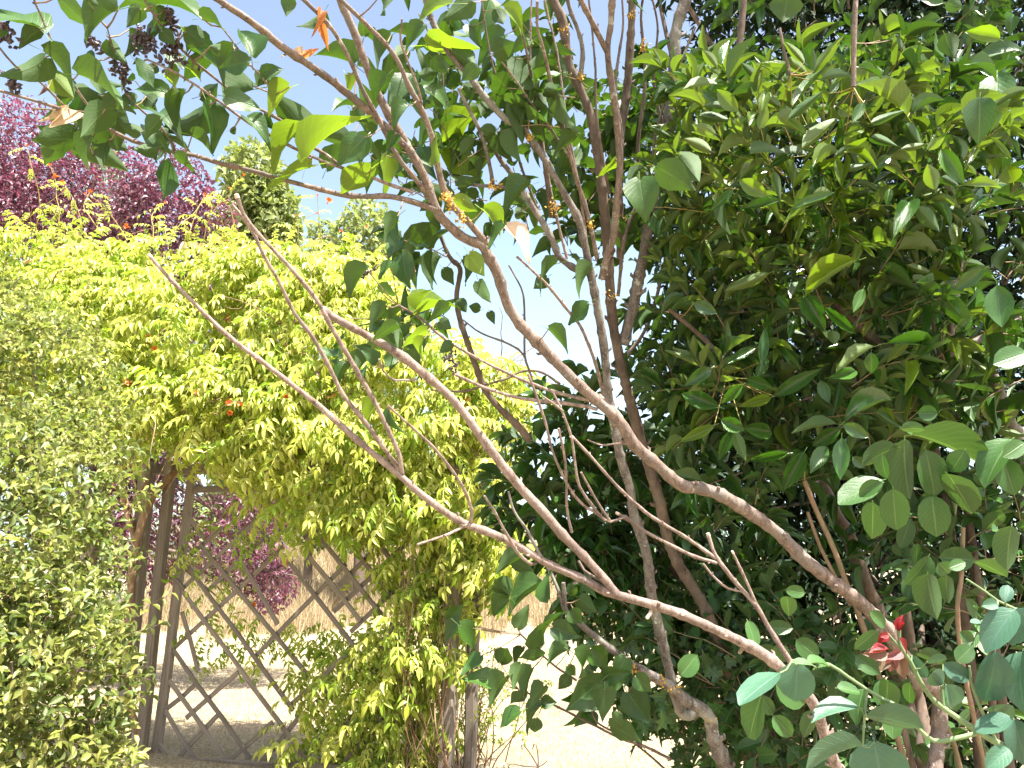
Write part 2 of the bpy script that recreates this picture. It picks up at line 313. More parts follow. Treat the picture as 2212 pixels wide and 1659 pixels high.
# ------------------------------------------------------------------ leaf templates (length along y 0..1, width x -.5...5, upper side +z)
class Tmpl: pass
def leaf_template(hw, ts, cols=4, fold=0.35, bend=0.25, lobes=0.0, twist=0.0, wave=0.0, petiole=0.0, seed=0):
    r = np.random.default_rng(seed)
    V, UV = [], []
    nc = cols + 1
    for t, h in zip(ts, hw):
        for c in range(nc):
            s = -1 + 2 * c / cols
            x = s * h
            y = t - lobes * abs(s) ** 1.5 * max(0, 1 - t * 3.2)
            z = fold * abs(x) - bend * t * t + wave * math.sin(t * 9 + s * 2 + seed) * abs(s) * 0.5
            a = twist * t
            V.append((x * math.cos(a) - z * 0, y, z + x * math.sin(a))); UV.append((0.5 + 0.5 * s, t))
    F = []
    for i in range(len(ts) - 1):
        for c in range(cols):
            a = i * nc + c; F.append((a, a + 1, a + nc + 1, a + nc))
    if petiole:
        b = len(V); w = 0.018; m = cols // 2
        V += [(-w, -petiole, -0.05 * petiole - petiole * 0.25), (w, -petiole, -0.05 * petiole - petiole * 0.25)]
        UV += [(0.5, 0.0), (0.5, 0.0)]
        F.append((m, m, m, m)); F.pop()
        V += [(w * 1.2, 0.03, 0.0)]; UV += [(0.5, 0.0)]
        F.append((b, b + 1, b + 2, m))
    t = Tmpl(); t.V = np.array(V); t.F = np.array(F, np.int64); t.UV = np.array(UV); t.meshes = {}
    return t
T6 = [0, 0.09, 0.25, 0.45, 0.66, 0.85, 1.0]
HEART = [0.10, 0.36, 0.50, 0.45, 0.30, 0.13, 0.008]
LANCE = [0.03, 0.22, 0.42, 0.50, 0.42, 0.22, 0.01]
OVATE = [0.06, 0.30, 0.47, 0.49, 0.37, 0.18, 0.01]
OVAL = [0.06, 0.28, 0.45, 0.50, 0.47, 0.33, 0.03]
TM = {
    'heart': [leaf_template(HEART, T6, 4, f, b, 0.10, tw, wv, 0.32, s) for f, b, tw, wv, s in
              ((.35, .25, .2, .08, 1), (.6, .45, -.3, .06, 2), (.15, .10, .3, .12, 3), (.9, .3, 0, .1, 4), (.3, -.15, -.4, .1, 5), (.5, .7, .2, .06, 6))],
    'lance': [leaf_template(LANCE, T6, 4, f, b, 0, tw, .05, 0.14, s) for f, b, tw, s in ((.4, .15, .2, 1), (.6, .3, -.2, 2), (.25, -.08, .1, 3), (.8, .2, .3, 4))],
    'ovate': [leaf_template(OVATE, T6, 4, f, b, 0.02, tw, .06, 0.16, s) for f, b, tw, s in ((.35, .2, .2, 1), (.55, .35, -.25, 2), (.2, .05, .1, 3), (.7, .15, -.1, 4))],
    'oval': [leaf_template(OVAL, T6, 4, f, b, 0, tw, .03, 0.08, s) for f, b, tw, s in ((.25, .12, .1, 1), (.35, .25, -.1, 2), (.15, .05, .1, 3))],
    'small': [leaf_template([0.05, 0.40, 0.44, 0.01], [0, .3, .6, 1], 2, f, b, 0, 0.2, 0, 0, s) for f, b, s in ((.5, .2, 1), (.3, .35, 2), (.7, .05, 3))],
    'tiny': [leaf_template([0.05, 0.5, 0.02], [0, .45, 1], 2, f, b, 0, 0.3, 0, 0, s) for f, b, s in ((.5, .3, 1), (.2, .5, 2))],
}
def ivy_template(seed):
    pts = [(0, 0), (-.32, -.14), (-.5, .18), (-.24, .34), (-.42, .66), (-.15, .64), (0, 1.0), (.15, .64), (.42, .66), (.24, .34), (.5, .18), (.32, -.14)]
    r = np.random.default_rng(seed)
    V = [(0, .3, .0)] + [(x * (1 + .1 * r.normal()), y, .35 * abs(x) - .2 * y * y + .04 * r.normal()) for x, y in pts]
    F = [(0, i, i % 12 + 1) for i in range(1, 13)]
    t = Tmpl(); t.V = np.array(V); t.F = np.array([(a, c, b) for a, b, c in F]); t.UV = np.array([(.5 + v[0], v[1]) for v in V]); t.meshes = {}
    return t
TM['curl'] = [leaf_template(OVATE, T6, 4, f, b, 0, tw, .25, 0.1, s_) for f, b, tw, s_ in ((.9, .8, .8, 1), (1.2, .4, -1.0, 2), (.7, 1.1, .4, 3))]
TM['ivy'] = [ivy_template(1), ivy_template(2)]
def compound_template(pairs, droop, seed, lw=0.105, ll=0.34):
    r = np.random.default_rng(seed)
    V, F, UV = [], [], []
    base = leaf_template([0.06, 0.44, 0.40, 0.01], [0, .28, .62, 1], 2, 0.5, 0.3, 0, 0, 0, 0, seed)
    def pos(t): return np.array([0, t, -droop * t * t])
    def put(o, ax, up, l, w):
        ax = nrm(ax); x = nrm(np.cross(ax, up)); z = np.cross(x, ax)
        B = base.V * np.array([w, l, l])
        n = len(V)
        V.extend(list(o + B[:, :1] * x + B[:, 1:2] * ax + B[:, 2:] * z)); UV.extend(base.UV.tolist())
        F.extend([tuple(q + n for q in f) for f in base.F])
    for i in range(pairs):
        t = 0.28 + 0.66 * i / max(1, pairs - 1) if pairs > 1 else .6
        for s in (-1, 1):
            ax = np.array([s * (0.85 + .15 * r.normal()), 0.55 + .15 * r.normal(), -0.75 + .25 * r.normal()])
            put(pos(t), ax, np.array([0, 0.3, 1.0]), ll * (0.85 + .25 * r.random()) * (1.0 - 0.25 * abs(t - .5)), lw * 1.25)
    put(pos(1.0), np.array([0.1 * r.normal(), 0.8, -0.6 - droop]), np.array([0, 0.4, 1.0]), ll * 1.1, lw * 1.35)
    w = 0.008; n = len(V)
    for t in (0, .35, .7, 1.0):
        p = pos(t); V.append(p + np.array([-w, 0, 0])); V.append(p + np.array([w, 0, 0])); UV += [(.5, 0), (.5, 0)]
    for i in range(3): F.append((n + 2 * i, n + 2 * i + 1, n + 2 * i + 3, n + 2 * i + 2))
    t = Tmpl(); t.V = np.array(V); t.F = np.array(F); t.UV = np.array(UV); t.meshes = {}
    return t
TM['compound'] = [compound_template(4, .35, 1), compound_template(3, .6, 2), compound_template(4, .15, 3), compound_template(5, .5, 4, .09, .3)]

# ------------------------------------------------------------------ leaf records: collected for every plant, then built
PLANTS = []
class Plant:
    def __init__(s, root, parts=300, part_name='leaf', mass_name='leaf_mass'):
        s.root = root; s.parts = parts; s.pn = part_name; s.mn = mass_name
        s.pos, s.ax, s.nm, s.w, s.l, s.t, s.m, s.key = [], [], [], [], [], [], [], []
        PLANTS.append(s)
    def leaf(s, p, a, n, w, l, kind, mat, key=False):
        s.pos.append(p); s.ax.append(a); s.nm.append(n); s.w.append(w); s.l.append(l)
        s.t.append((kind, random.randrange(len(TM[kind])))); s.m.append(mat); s.key.append(key)
    def frames(s):
        p = np.array(s.pos); a = nrm(np.array(s.ax)); n = np.array(s.nm, float)
        n = n - (n * a).sum(1, keepdims=True) * a
        bad = np.linalg.norm(n, axis=1) < 1e-3
        n[bad] = np.cross(a[bad], [0.3, 0.8, 0.5])
        n = nrm(n); x = np.cross(a, n)
        w = np.array(s.w)[:, None]; l = np.array(s.l)[:, None]
        s.p, s.R = p, np.stack([x * w, a * l, n * l], -1)         # columns
        c = p + a * l * .5
        s.u, s.v, s.d = proj(c)
        s.size = np.array(s.l) * FPX / np.maximum(s.d, .05)
def build_plants():
    W, H = 2212 // 8 + 1, 1659 // 8 + 1
    grid = np.full((H, W), 1e9)
    for pl in PLANTS:
        pl.frames()
    for pl in PLANTS:
        for oy in (-1, 0, 1):
            for ox in (-1, 0, 1):
                k = (pl.size > (8 if ox == oy == 0 else 26)) & (pl.d > .2)
                iu = ((pl.u + ox * 8) // 8).astype(int); iv = ((pl.v + oy * 8) // 8).astype(int)
                k &= (iu >= 0) & (iu < W) & (iv >= 0) & (iv < H)
                np.minimum.at(grid, (iv[k], iu[k]), pl.d[k])
    for pl in PLANTS:
        n = len(pl.pos)
        iu = np.clip((pl.u // 8).astype(int), 0, W - 1); iv = np.clip((pl.v // 8).astype(int), 0, H - 1)
        inside = (pl.u > 0) & (pl.u < 2212) & (pl.v > 0) & (pl.v < 1659) & (pl.d > .2)
        vis = inside & (pl.d < grid[iv, iu] + 0.06)
        score = pl.size * np.where(vis, 1.0, np.where(inside, 0.25, 0.01)) + np.where(np.array(pl.key), 1e4, 0) * inside
        order = np.argsort(-score)
        top = set(order[:pl.parts].tolist()) if pl.parts else set()
        top = {i for i in top if inside[i]}
        o0 = loc_of(pl.root)
        for i in sorted(top):
            k, v = pl.t[i]; tm = TM[k][v]; mk = pl.m[i]
            if mk not in tm.meshes: tm.meshes[mk] = mesh_np(pl.pn, tm.V, tm.F, M[mk], tm.UV)
            o = bpy.data.objects.new(pl.pn, tm.meshes[mk]); COL.objects.link(o); o.parent = pl.root
            mt = Matrix.Identity(4)
            for r in range(3):
                for c in range(3): mt[r][c] = pl.R[i][r][c]
                mt[r][3] = pl.p[i][r] - o0[r]
            o.matrix_basis = mt
        rest = np.array([i for i in range(n) if i not in top], int)
        if not len(rest): continue
        mats = sorted({pl.m[i] for i in rest}); Vs, Fs, Us, Ms, off = [], {}, [], {}, 0
        groups = {}
        for i in rest: groups.setdefault((pl.t[i], pl.m[i]), []).append(i)
        for (t, mk), idx in groups.items():
            tm = TM[t[0]][t[1]]; idx = np.array(idx)
            V = np.einsum('nij,vj->nvi', pl.R[idx], tm.V) + pl.p[idx][:, None, :]
            nv = len(tm.V); F = tm.F[None] + (off + np.arange(len(idx)) * nv)[:, None, None]
            k = tm.F.shape[1]
            Vs.append(V.reshape(-1, 3)); Us.append(np.tile(tm.UV, (len(idx), 1)))
            Fs.setdefault(k, []).append(F.reshape(-1, k)); Ms.setdefault(k, []).append(np.full(len(idx) * len(tm.F), mats.index(mk)))
            off += nv * len(idx)
        F = [np.concatenate(Fs[k]) for k in Fs]; mi = np.concatenate([np.concatenate(Ms[k]) for k in Fs])
        me = mesh_np(pl.mn, np.concatenate(Vs) - o0, F, [M[q] for q in mats], np.concatenate(Us), True, mi)
        o = link_mesh(pl.mn, me, pl.root)
        if pl.mn != 'crown': o['kind'] = 'stuff'

def rdir(): return nrm(rng.normal(size=3))
def spray(pl, twigs, p0, d, length, npairs, ll, lw, kind, mat, ang=55, droop=0.3, tr=0.0018, rosette=2, up_bias=0.6, sides=4):
    """a leafy twig: a bent stem with opposite leaf pairs and a tuft at its tip"""
    d = nrm(d); pts = [np.array(p0)]; dirs = []
    seg = length / 5
    for i in range(5):
        d = nrm(d + rng.normal(size=3) * .10 + np.array([0, 0, -droop * .12])); dirs.append(d); pts.append(pts[-1] + d * seg)
    tube(twigs, pts, np.linspace(tr, tr * .5, 6), sides)
    pts = np.array(pts)
    ph = rng.random() * math.pi
    for k in range(npairs + rosette):
        t = (0.15 + .85 * (k + rng.random() * .3) / max(1, npairs)) if k < npairs else 1.0
        t = min(t, 1.0); f = t * 4.999; i = int(f)
        p = pts[i] + (pts[i + 1] - pts[i]) * (f - i); dd = dirs[i]
        a = nrm(np.cross(dd, [0.2, 0.1, 1.0])); b = np.cross(dd, a)
        ph += math.pi / 2 + rng.normal() * .2
        for s in (0, math.pi):
            if rng.random() < .08: continue
            sd = a * math.cos(ph + s) + b * math.sin(ph + s)
            an = math.radians(ang + rng.normal() * 12) * (0.6 if k >= npairs else 1)
            ax = nrm(dd * math.cos(an) + sd * math.sin(an) + np.array([0, 0, -droop * .5]) + rng.normal(size=3) * .1)
            nn = nrm(dd * .6 + np.array([0, 0, up_bias]) + rng.normal(size=3) * .25 - sd * .3)
            l = ll * (0.6 + .6 * rng.random()) * (0.8 if k >= npairs else 1)
            pl.leaf(p + ax * l * .1, ax, nn, lw * l, l, kind, mat if isinstance(mat, str) else random.choice(mat))

# ------------------------------------------------------------------ the setting
def hfun(x, y):
    t = np.clip((y - 20.0) / 14.0, 0, 1); h = 2.2 * t * t * (3 - 2 * t)
    return h + 0.03 * np.sin(x * .7 + 1) * np.cos(y * .5)
xs = np.concatenate([[-500, -200, -80], np.linspace(-30, 30, 61), [80, 200, 500]])
ys = np.concatenate([[-300, -60, -10], np.linspace(0, 50, 71), [80, 200, 600]])
gx, gy = np.meshgrid(xs, ys); V = np.stack([gx, gy, hfun(gx, gy)], -1).reshape(-1, 3)
nx, ny = len(xs), len(ys)
i, j = np.meshgrid(np.arange(nx - 1), np.arange(ny - 1)); a = (j * nx + i).ravel()
F = np.stack([a, a + 1, a + nx + 1, a + nx], -1)
m, nt = new_mat('dry_lawn'); L = nt.links.new
tc = N(nt, 'ShaderNodeTexCoord')
n1 = N(nt, 'ShaderNodeTexNoise', i_Scale=0.9, i_Detail=6.0, i_Roughness=0.65); L(tc.outputs['Object'], n1.inputs['Vector'])
n2 = N(nt, 'ShaderNodeTexNoise', i_Scale=40.0, i_Detail=5.0, i_Roughness=0.7); L(tc.outputs['Object'], n2.inputs['Vector'])
r1 = N(nt, 'ShaderNodeValToRGB'); r1.color_ramp.elements[0].position = .46; r1.color_ramp.elements[1].position = .64; L(n1.outputs[0], r1.inputs[0])
n3 = N(nt, 'ShaderNodeMapRange'); L(n2.outputs[0], n3.inputs[0]); n3.inputs[1].default_value = .34; n3.inputs[2].default_value = .62
c = mix_c(nt, n3.outputs[0], (0.14, 0.10, 0.06), (0.42, 0.345, 0.235))
c = mix_c(nt, math_n(nt, 'MULTIPLY', r1.outputs[0], 0.35), c, (0.14, 0.14, 0.05))
bs = N(nt, 'ShaderNodeBsdfPrincipled'); L(c, bs.inputs['Base Color']); bs.inputs['Roughness'].default_value = .95; bs.inputs['Specular IOR Level'].default_value = .1
bu = N(nt, 'ShaderNodeBump', i_Strength=.8, i_Distance=.02); L(n2.outputs[0], bu.inputs['Height']); L(bu.outputs[0], bs.inputs['Normal'])
out = N(nt, 'ShaderNodeOutputMaterial'); L(bs.outputs[0], out.inputs[0])
ground = link_mesh('ground', mesh_np('ground', V, F, m)); ground['kind'] = 'structure'

def blades(name, n, xr, yr, h, w, mat, lean=.5, clump=0):
    x = rng.uniform(*xr, n); y = yr[0] + (yr[1] - yr[0]) * rng.random(n) ** 1.3
    if clump:
        y = y + 1.6 * np.sin(x * 1.3) + 1.1 * np.sin(x * 3.1 + 1) + rng.normal(size=n) * .7
        kk = np.sin(x * 4.3 + 2 * np.sin(y * 2.1)) * np.sin(y * 3.7 + x) ; keep = kk > rng.random(n) * 1.3 - 1.0; x, y = x[keep], y[keep]; n = len(x)
    z = hfun(x, y); hh = h * (0.5 + rng.random(n)) * (1 if not clump else .65 + .35 * np.sin(x * 2.3) * np.sin(x * .9 + y)); az = rng.random(n) * 6.283; wa = rng.random(n) * 6.283
    lx, ly = np.cos(az) * hh * lean * rng.random(n), np.sin(az) * hh * lean * rng.random(n)
    wx, wy = np.cos(wa) * w, np.sin(wa) * w
    V = np.stack([np.stack([x - wx, y - wy, z - .005], -1), np.stack([x + wx, y + wy, z - .005], -1),
                  np.stack([x + wx * .6 + lx * .4, y + wy * .6 + ly * .4, z + hh * .6], -1),
                  np.stack([x - wx * .6 + lx * .4, y - wy * .6 + ly * .4, z + hh * .6], -1),
                  np.stack([x + lx, y + ly, z + hh], -1)], 1).reshape(-1, 3)
    b = np.arange(n)[:, None] * 5
    o = link_mesh(name, mesh_np(name, V, [b + np.array([0, 1, 2, 3]), b + np.array([3, 2, 4])], mat)); o['kind'] = 'stuff'
    return o
blades('dry_lawn_grass', 60000, (-6, 4), (5.0, 14.0), .035, .0022, M['straw'], 1.2)['label'] = 'short dry bleached lawn grass'
blades('tall_dry_grass', 52000, (-12, 6), (20.5, 33.0), 1.05, .008, M['straw_tall'], .9, 1)['label'] = 'tall straw coloured grass on the bank beyond the lawn'

# ------------------------------------------------------------------ blobs and crowns
class Blob:
    def __init__(s, px, py, d, r, n=0): s.c = P(px, py, d); s.r = np.array(r, float); s.n = n
    def sample(s, lo=.55, n=1):
        u = nrm(rng.normal(size=(n, 3))); k = (lo ** 3 + (1 - lo ** 3) * rng.random(n)) ** (1 / 3)
        return s.c + u * k[:, None] * s.r, u, k
def lump(p, f, seed=0):
    return (np.sin(p[..., 0] * f + seed) * np.sin(p[..., 1] * f * 1.1 + seed * 2) + np.sin(p[..., 2] * f * .9 + seed * 3) * np.sin(p[..., 0] * f * .6 + 1)) * .5
def crown(pl, blobs, count, ll, lw, kind, mat, lumpf=3.0, gaps=.25, lo=.5, hang=.4):
    tot = sum(np.prod(b.r) ** (2 / 3) for b in blobs)
    for bi, b in enumerate(blobs):
        n = int(count * np.prod(b.r) ** (2 / 3) / tot)
        p, u, k = b.sample(lo, n)
        keep = lump(p, lumpf, bi) + .5 * lump(p, lumpf * 2.7, bi + 2) > -1 + gaps * 2 * rng.random(n) + (k - .75) * 1.2
        for q, uu in zip(p[keep], u[keep]):
            ax = nrm(uu * .7 + rng.normal(size=3) * .7 + np.array([0, 0, -hang]))
            nn = nrm(uu * .5 + np.array([0, 0, .5]) + rng.normal(size=3) * .6)
            l = ll * (.6 + .7 * rng.random())
            pl.leaf(q, ax, nn, l * lw, l, kind, mat)
def limb_tree(root, base, blobs, r0, mat, parent_name='trunk', split=.35):
    top = np.mean([b.c for b in blobs], 0)
    g = Geo(); mid = base + (top - base) * split + rng.normal(size=3) * .1
    pts, rad = catmull([base, base + (mid - base) * .5 + rng.normal(size=3) * r0 * .5, mid, top], [r0 * 1.25, r0, r0 * .8, r0 * .3], .3)
    tube(g, pts, rad, 8, .04); g.build('trunk', mat, root)
    g = Geo()
    for b in blobs:
        for k in range(5):
            e = b.c + rng.normal(size=3) * b.r * .45
            s = pts[int(len(pts) * rng.uniform(.3, .85))]
            q, r = catmull([s, (s + e) / 2 + np.array([0, 0, .1]) + rng.normal(size=3) * .15, e], [r0 * .35, r0 * .2, r0 * .06], .3)
            tube(g, q, r, 5)
    g.build('limb', mat, root)

# far trees
def tree(name, label, cat, base_px, d, blobs, count, ll, lw, kind, mat, r0, bark, group=None, **kw):
    x = P(base_px, 829, d); z = float(hfun(np.array(x[0]), np.array(x[1])))
    base = np.array([x[0], x[1], z])
    root = thing(name, label, cat, base, group)
    limb_tree(root, base, blobs, r0, bark)
    pl = Plant(root, 0, 'leaf', 'crown'); crown(pl, blobs, count, ll, lw, kind, mat, **kw)
    return root
tree('poplar_tree', 'tall pale green tree directly right of the purple tree, under the long bare branch', 'tree', 560, 27,
     [Blob(545, 390, 27, (1.15, 1.2, 1.5)), Blob(560, 470, 27, (1.45, 1.4, 1.7)), Blob(560, 620, 27, (1.9, 1.6, 2.8)), Blob(560, 900, 27, (2.2, 1.8, 4.2)), Blob(600, 500, 27, (.8, .8, 1.0)), Blob(505, 520, 27, (.8, .8, 1.3))], 15000, .26, .6, 'tiny', 'pale', .22, M['bark_dark'], lumpf=1.6, gaps=.3)
tree('birch_tree', 'yellowish pale tree low against the sky behind the heart-leaved shrub', 'tree', 800, 24,
     [Blob(790, 520, 24, (1.0, 1.0, 1.4)), Blob(800, 680, 24, (1.4, 1.2, 2.4)), Blob(790, 950, 24, (1.7, 1.5, 3.6))], 9000, .22, .55, 'tiny', 'pale', .16, M['bark_dark'], lumpf=1.8, gaps=.3)
tree('young_birch', 'small thin pale tree between the two bigger pale trees', 'tree', 695, 25,
     [Blob(695, 520, 25, (.45, .5, .8)), Blob(695, 640, 25, (.9, .8, 1.8)), Blob(700, 950, 25, (1.2, 1.0, 3.6))], 5000, .2, .5, 'tiny', 'pale', .12, M['bark_dark'], lumpf=2.0, gaps=.4)
tree('silver_conifer', 'grey green conifer showing through gaps in the purple tree', 'tree', 228, 17,
     [Blob(228, 340, 17, (.35, .35, .5)), Blob(228, 420, 17, (.6, .6, .8)), Blob(230, 600, 17, (1.1, 1.1, 2.2)), Blob(230, 1000, 17, (1.5, 1.4, 4.0))], 8000, .16, .3, 'tiny', 'silver', .15, M['bark_dark'], lumpf=2, gaps=.3)
tree('bushy_tree', 'mid green bushy tree far behind the right half of the trellis', 'tree', 900, 34,
     [Blob(880, 1180, 34, (3.2, 2, 1.8)), Blob(1000, 1150, 35, (3, 2, 2.2)), Blob(960, 1010, 35, (2.4, 2, 2.6))], 11000, .3, .6, 'tiny', 'pale', .25, M['bark_dark'], lumpf=1.2, gaps=.2)
tree('round_tree', 'mid green round tree on the bank behind the left half of the trellis', 'tree', 600, 36,
     [Blob(600, 1120, 36, (3.6, 2, 2.6)), Blob(480, 1160, 36, (3, 2, 2.0)), Blob(720, 1160, 36, (2.6, 2, 1.8))], 11000, .3, .6, 'tiny', 'pale', .25, M['bark_dark'], lumpf=1.2, gaps=.2)
tree('purple_plum_tree', 'purple leaved tree rising behind the yellow green vine at the left', 'tree', 230, 11,
     [Blob(60, 370, 11.2, (.95, 1.0, 1.1)), Blob(200, 440, 11, (1.15, 1.1, 1.0)), Blob(370, 430, 11, (.6, .8, .75)), Blob(330, 520, 11, (1.0, 1.0, .9)), Blob(450, 480, 11.2, (.42, .5, .5)), Blob(80, 560, 11, (1.5, 1.4, 1.3)),
      Blob(330, 800, 11, (1.9, 1.3, 1.7)), Blob(640, 820, 11, (1.0, 1.0, 1.2)), Blob(330, 1120, 10.5, (.6, .9, 1.0)), Blob(530, 1160, 10.3, (.62, .7, .75)), Blob(585, 1260, 10.2, (.34, .4, .42)), Blob(-60, 420, 11, (.9, .9, 1.0))],
     56000, .074, .5, 'tiny', 'purple', .13, M['bark_dark'], lumpf=3.4, gaps=.38)

# ------------------------------------------------------------------ dark conifer and evergreen behind the right half
croot_p = P(2000, 829, 4.4); croot_p[2] = 0
conifer = thing('dark_conifer', 'dark conifer filling the shade behind the glossy evergreen at the right', 'tree', croot_p)
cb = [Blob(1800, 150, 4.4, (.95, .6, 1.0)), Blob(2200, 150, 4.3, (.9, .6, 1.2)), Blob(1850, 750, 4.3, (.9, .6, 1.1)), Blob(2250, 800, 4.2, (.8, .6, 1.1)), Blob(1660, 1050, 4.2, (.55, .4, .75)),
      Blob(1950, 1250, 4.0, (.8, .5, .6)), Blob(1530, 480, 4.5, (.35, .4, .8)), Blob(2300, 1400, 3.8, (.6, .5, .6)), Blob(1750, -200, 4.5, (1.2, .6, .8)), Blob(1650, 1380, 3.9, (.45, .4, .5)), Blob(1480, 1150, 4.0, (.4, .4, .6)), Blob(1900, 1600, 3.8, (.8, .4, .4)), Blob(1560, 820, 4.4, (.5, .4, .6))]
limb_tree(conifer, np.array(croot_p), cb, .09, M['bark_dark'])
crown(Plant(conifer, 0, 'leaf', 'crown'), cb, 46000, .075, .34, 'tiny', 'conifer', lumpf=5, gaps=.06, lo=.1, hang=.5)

# ------------------------------------------------------------------ wooden trellis
TA = G(339, 1633)[:2]; TB = G(976, 1690)[:2]
tu = nrm(TB - TA); tn = np.array([tu[1], -tu[0]]);
if tn[1] > 0: tn = -tn                                    # towards the camera
def TP(px, py, off=0.0):
    r = ray(px, py); k = ((TA - CAM[:2]) @ tn) / (r[:2] @ tn)
    q = CAM + r * k; q[:2] += tn * off; return q
trel = thing('wooden_trellis', 'weathered grey wooden lattice trellis panel overgrown by yellow green vine', 'trellis', (*TA, 0))
def board(name, a, b, w, t, parent, mat=None, label=None, wob=.006):
    """a plank from a to b: w across (in the panel's plane), t thick"""
    a, b = np.array(a), np.array(b); ln = np.linalg.norm(b - a); x = (b - a) / ln
    n3 = np.array([tn[0], tn[1], 0]); n3 = nrm(n3 - x * (n3 @ x)); y = np.cross(n3, x)
    ns = max(2, int(ln / .35)); V = []
    for k in range(ns + 1):
        s = ln * k / ns; ww = w * (1 + rng.normal() * .03); oy = rng.normal() * wob * .4 if 0 < k < ns else 0
        bv = min(w, t) * .16
        for yy, zz in ((-ww / 2 + bv, -t / 2), (ww / 2 - bv, -t / 2), (ww / 2, -t / 2 + bv), (ww / 2, t / 2 - bv), (ww / 2 - bv, t / 2), (-ww / 2 + bv, t / 2), (-ww / 2, t / 2 - bv), (-ww / 2, -t / 2 + bv)):
            V.append((s, yy + oy, zz))
    F = [[8 * k + q, 8 * k + (q + 1) % 8, 8 * k + 8 + (q + 1) % 8, 8 * k + 8 + q] for k in range(ns) for q in range(8)]
    F8 = np.array([[7, 6, 5, 4, 3, 2, 1, 0], [8 * ns + q for q in range(8)]])
    o = link_mesh(name, mesh_np(name, np.array(V), [np.array(F), F8], mat or M['wood'], smooth=False), parent)
    mt = Matrix.Identity(4); o0 = loc_of(parent)
    for r in range(3):
        mt[r][0], mt[r][1], mt[r][2], mt[r][3] = x[r], y[r], n3[r], a[r] - o0[r]
    o.matrix_basis = mt
    if label: o['label'] = label
    return o
def ground_at(p): return np.array([p[0], p[1], -.02])
# stile, posts, rails
board('stile', ground_at(TP(336, 1640)), TP(416, 1022), .080, .05, trel)
board('post', ground_at(TP(292, 1668, .18)), TP(352, 1004, .18), .12, .11, trel)
board('post', ground_at(TP(322, 1640, .10)), TP(388, 1000, .10), .085, .085, trel)
board('post', ground_at(TP(972, 1690, .09)), TP(1000, 1010, .09), .10, .10, trel, label='right hand post in shade, half hidden by vine')
board('post', ground_at(TP(1006, 1690, -.06)), TP(1030, 1010, -.06), .08, .08, trel)
board('beam', TP(340, 1016, .02), TP(1010, 1002, .02), .085, .07, trel)
board('rail', TP(408, 1058, -.012), TP(985, 1046, -.012), .055, .045, trel)
board('bottom_rail', TP(322, 1640, .07), TP(975, 1672, .07), .085, .04, trel)
def slats(t, rows, layer):
    for r in rows:
        p, q = Z(t, r[0], r[1]), Z(t, r[2], r[3])
        board('slat', TP(*p, layer + rng.normal() * .001), TP(*q, layer + rng.normal() * .001), .037, .013, trel, wob=.014)
slats(7, [(1195, 515, 1990, 1600), (1220, 345, 1900, 1270), (1300, 210, 2010, 1070), (1560, 310, 1800, 720), (1870, 320, 2700, 1390), (2010, 90, 2700, 960), (2000, 290, 2330, 700), (1130, 880, 1625, 1580), (1105, 1080, 1480, 1605), (1080, 1270, 1280, 1592), (1040, 1490, 1130, 1590), (1185, 640, 1290, 1020),
    (1110, 410, 1200, 500), (1240, 40, 1330, 170), (2130, 50, 2800, 880), (2300, 30, 2850, 700), (2240, 1330, 2460, 1650), (2420, 1290, 2650, 1600), (1640, 40, 1760, 230)], .030)
slats(7, [(1080, 1262, 1270, 1100), (1135, 1592, 1410, 1300), (1205, 1322, 1540, 1028), (1130, 872, 1830, 225), (1190, 482, 1650, 60), (1335, 512, 1690, 182), (1470, 1604, 1760, 1350), (1650, 925, 2230, 335), (1220, 290, 1440, 100), (1650, 1645, 1950, 1290), (1880, 1235, 2300, 850), (2090, 1160, 2560, 740),
    (2150, 640, 2670, 150), (2180, 470, 2540, 110), (2150, 1440, 2560, 1050), (2180, 1640, 2580, 1230), (2260, 770, 2800, 260), (2330, 1000, 2830, 520), (1960, 170, 2100, 50)], .014)

# ------------------------------------------------------------------ trumpet vine over the trellis
vbase = TP(352, 1640, .12); vbase[2] = 0
vine = thing('trumpet_vine', 'yellow green trumpet vine with orange flowers heaped over the trellis', 'vine', vbase)
VP = Plant(vine, 300)
vb = [Blob(60, 720, 6.9, (1.0, .8, .70)), Blob(260, 745, 6.6, (1.05, .8, .76)), Blob(520, 740, 6.5, (1.0, .8, .76)), Blob(730, 770, 6.4, (.75, .7, .74)), Blob(890, 880, 6.2, (.65, .6, .62)),
      Blob(460, 890, 6.0, (.85, .55, .36)), Blob(300, 850, 6.1, (.5, .5, .4)), Blob(690, 930, 6.0, (.7, .5, .46)), Blob(1000, 990, 6.0, (.42, .45, .68)), Blob(770, 620, 6.7, (.30, .4, .24)), Blob(640, 610, 6.7, (.6, .5, .30)), Blob(130, 570, 7, (.6, .5, .28)), Blob(400, 590, 6.9, (.7, .5, .28)),
      Blob(1050, 850, 6.3, (.28, .4, .38))]
def vine_leaves(b, n, mats, lo=.70, size=.20, down=.35):
    p, u, k = b.sample(lo, n)
    for q, uu in zip(p, u):
        if lump(q, 4.2, 1) + .6 * lump(q, 10, 2) < -.40: continue
        if uu[1] > .55 and rng.random() < .6: continue
        az = rdir()
        ax = nrm(np.array([uu[0], uu[1], max(uu[2], -.2) * .6]) + az * .55 + np.array([0, -.15, -down]))
        nn = nrm(np.array([0, -.25, 1.0]) + uu * .4 + rng.normal(size=3) * .25)
        l = size * (.55 + .95 * rng.random() ** 1.5)
        VP.leaf(q, ax, nn, l, l, 'compound', random.choice(mats))
for bi, b in enumerate(vb):
    n = int(1900 * np.prod(b.r) ** (2 / 3) * (1 if bi < 9 else 1.1)) + 40
    vine_leaves(b, n, ['vine', 'vine', 'vine', 'vine_green'])
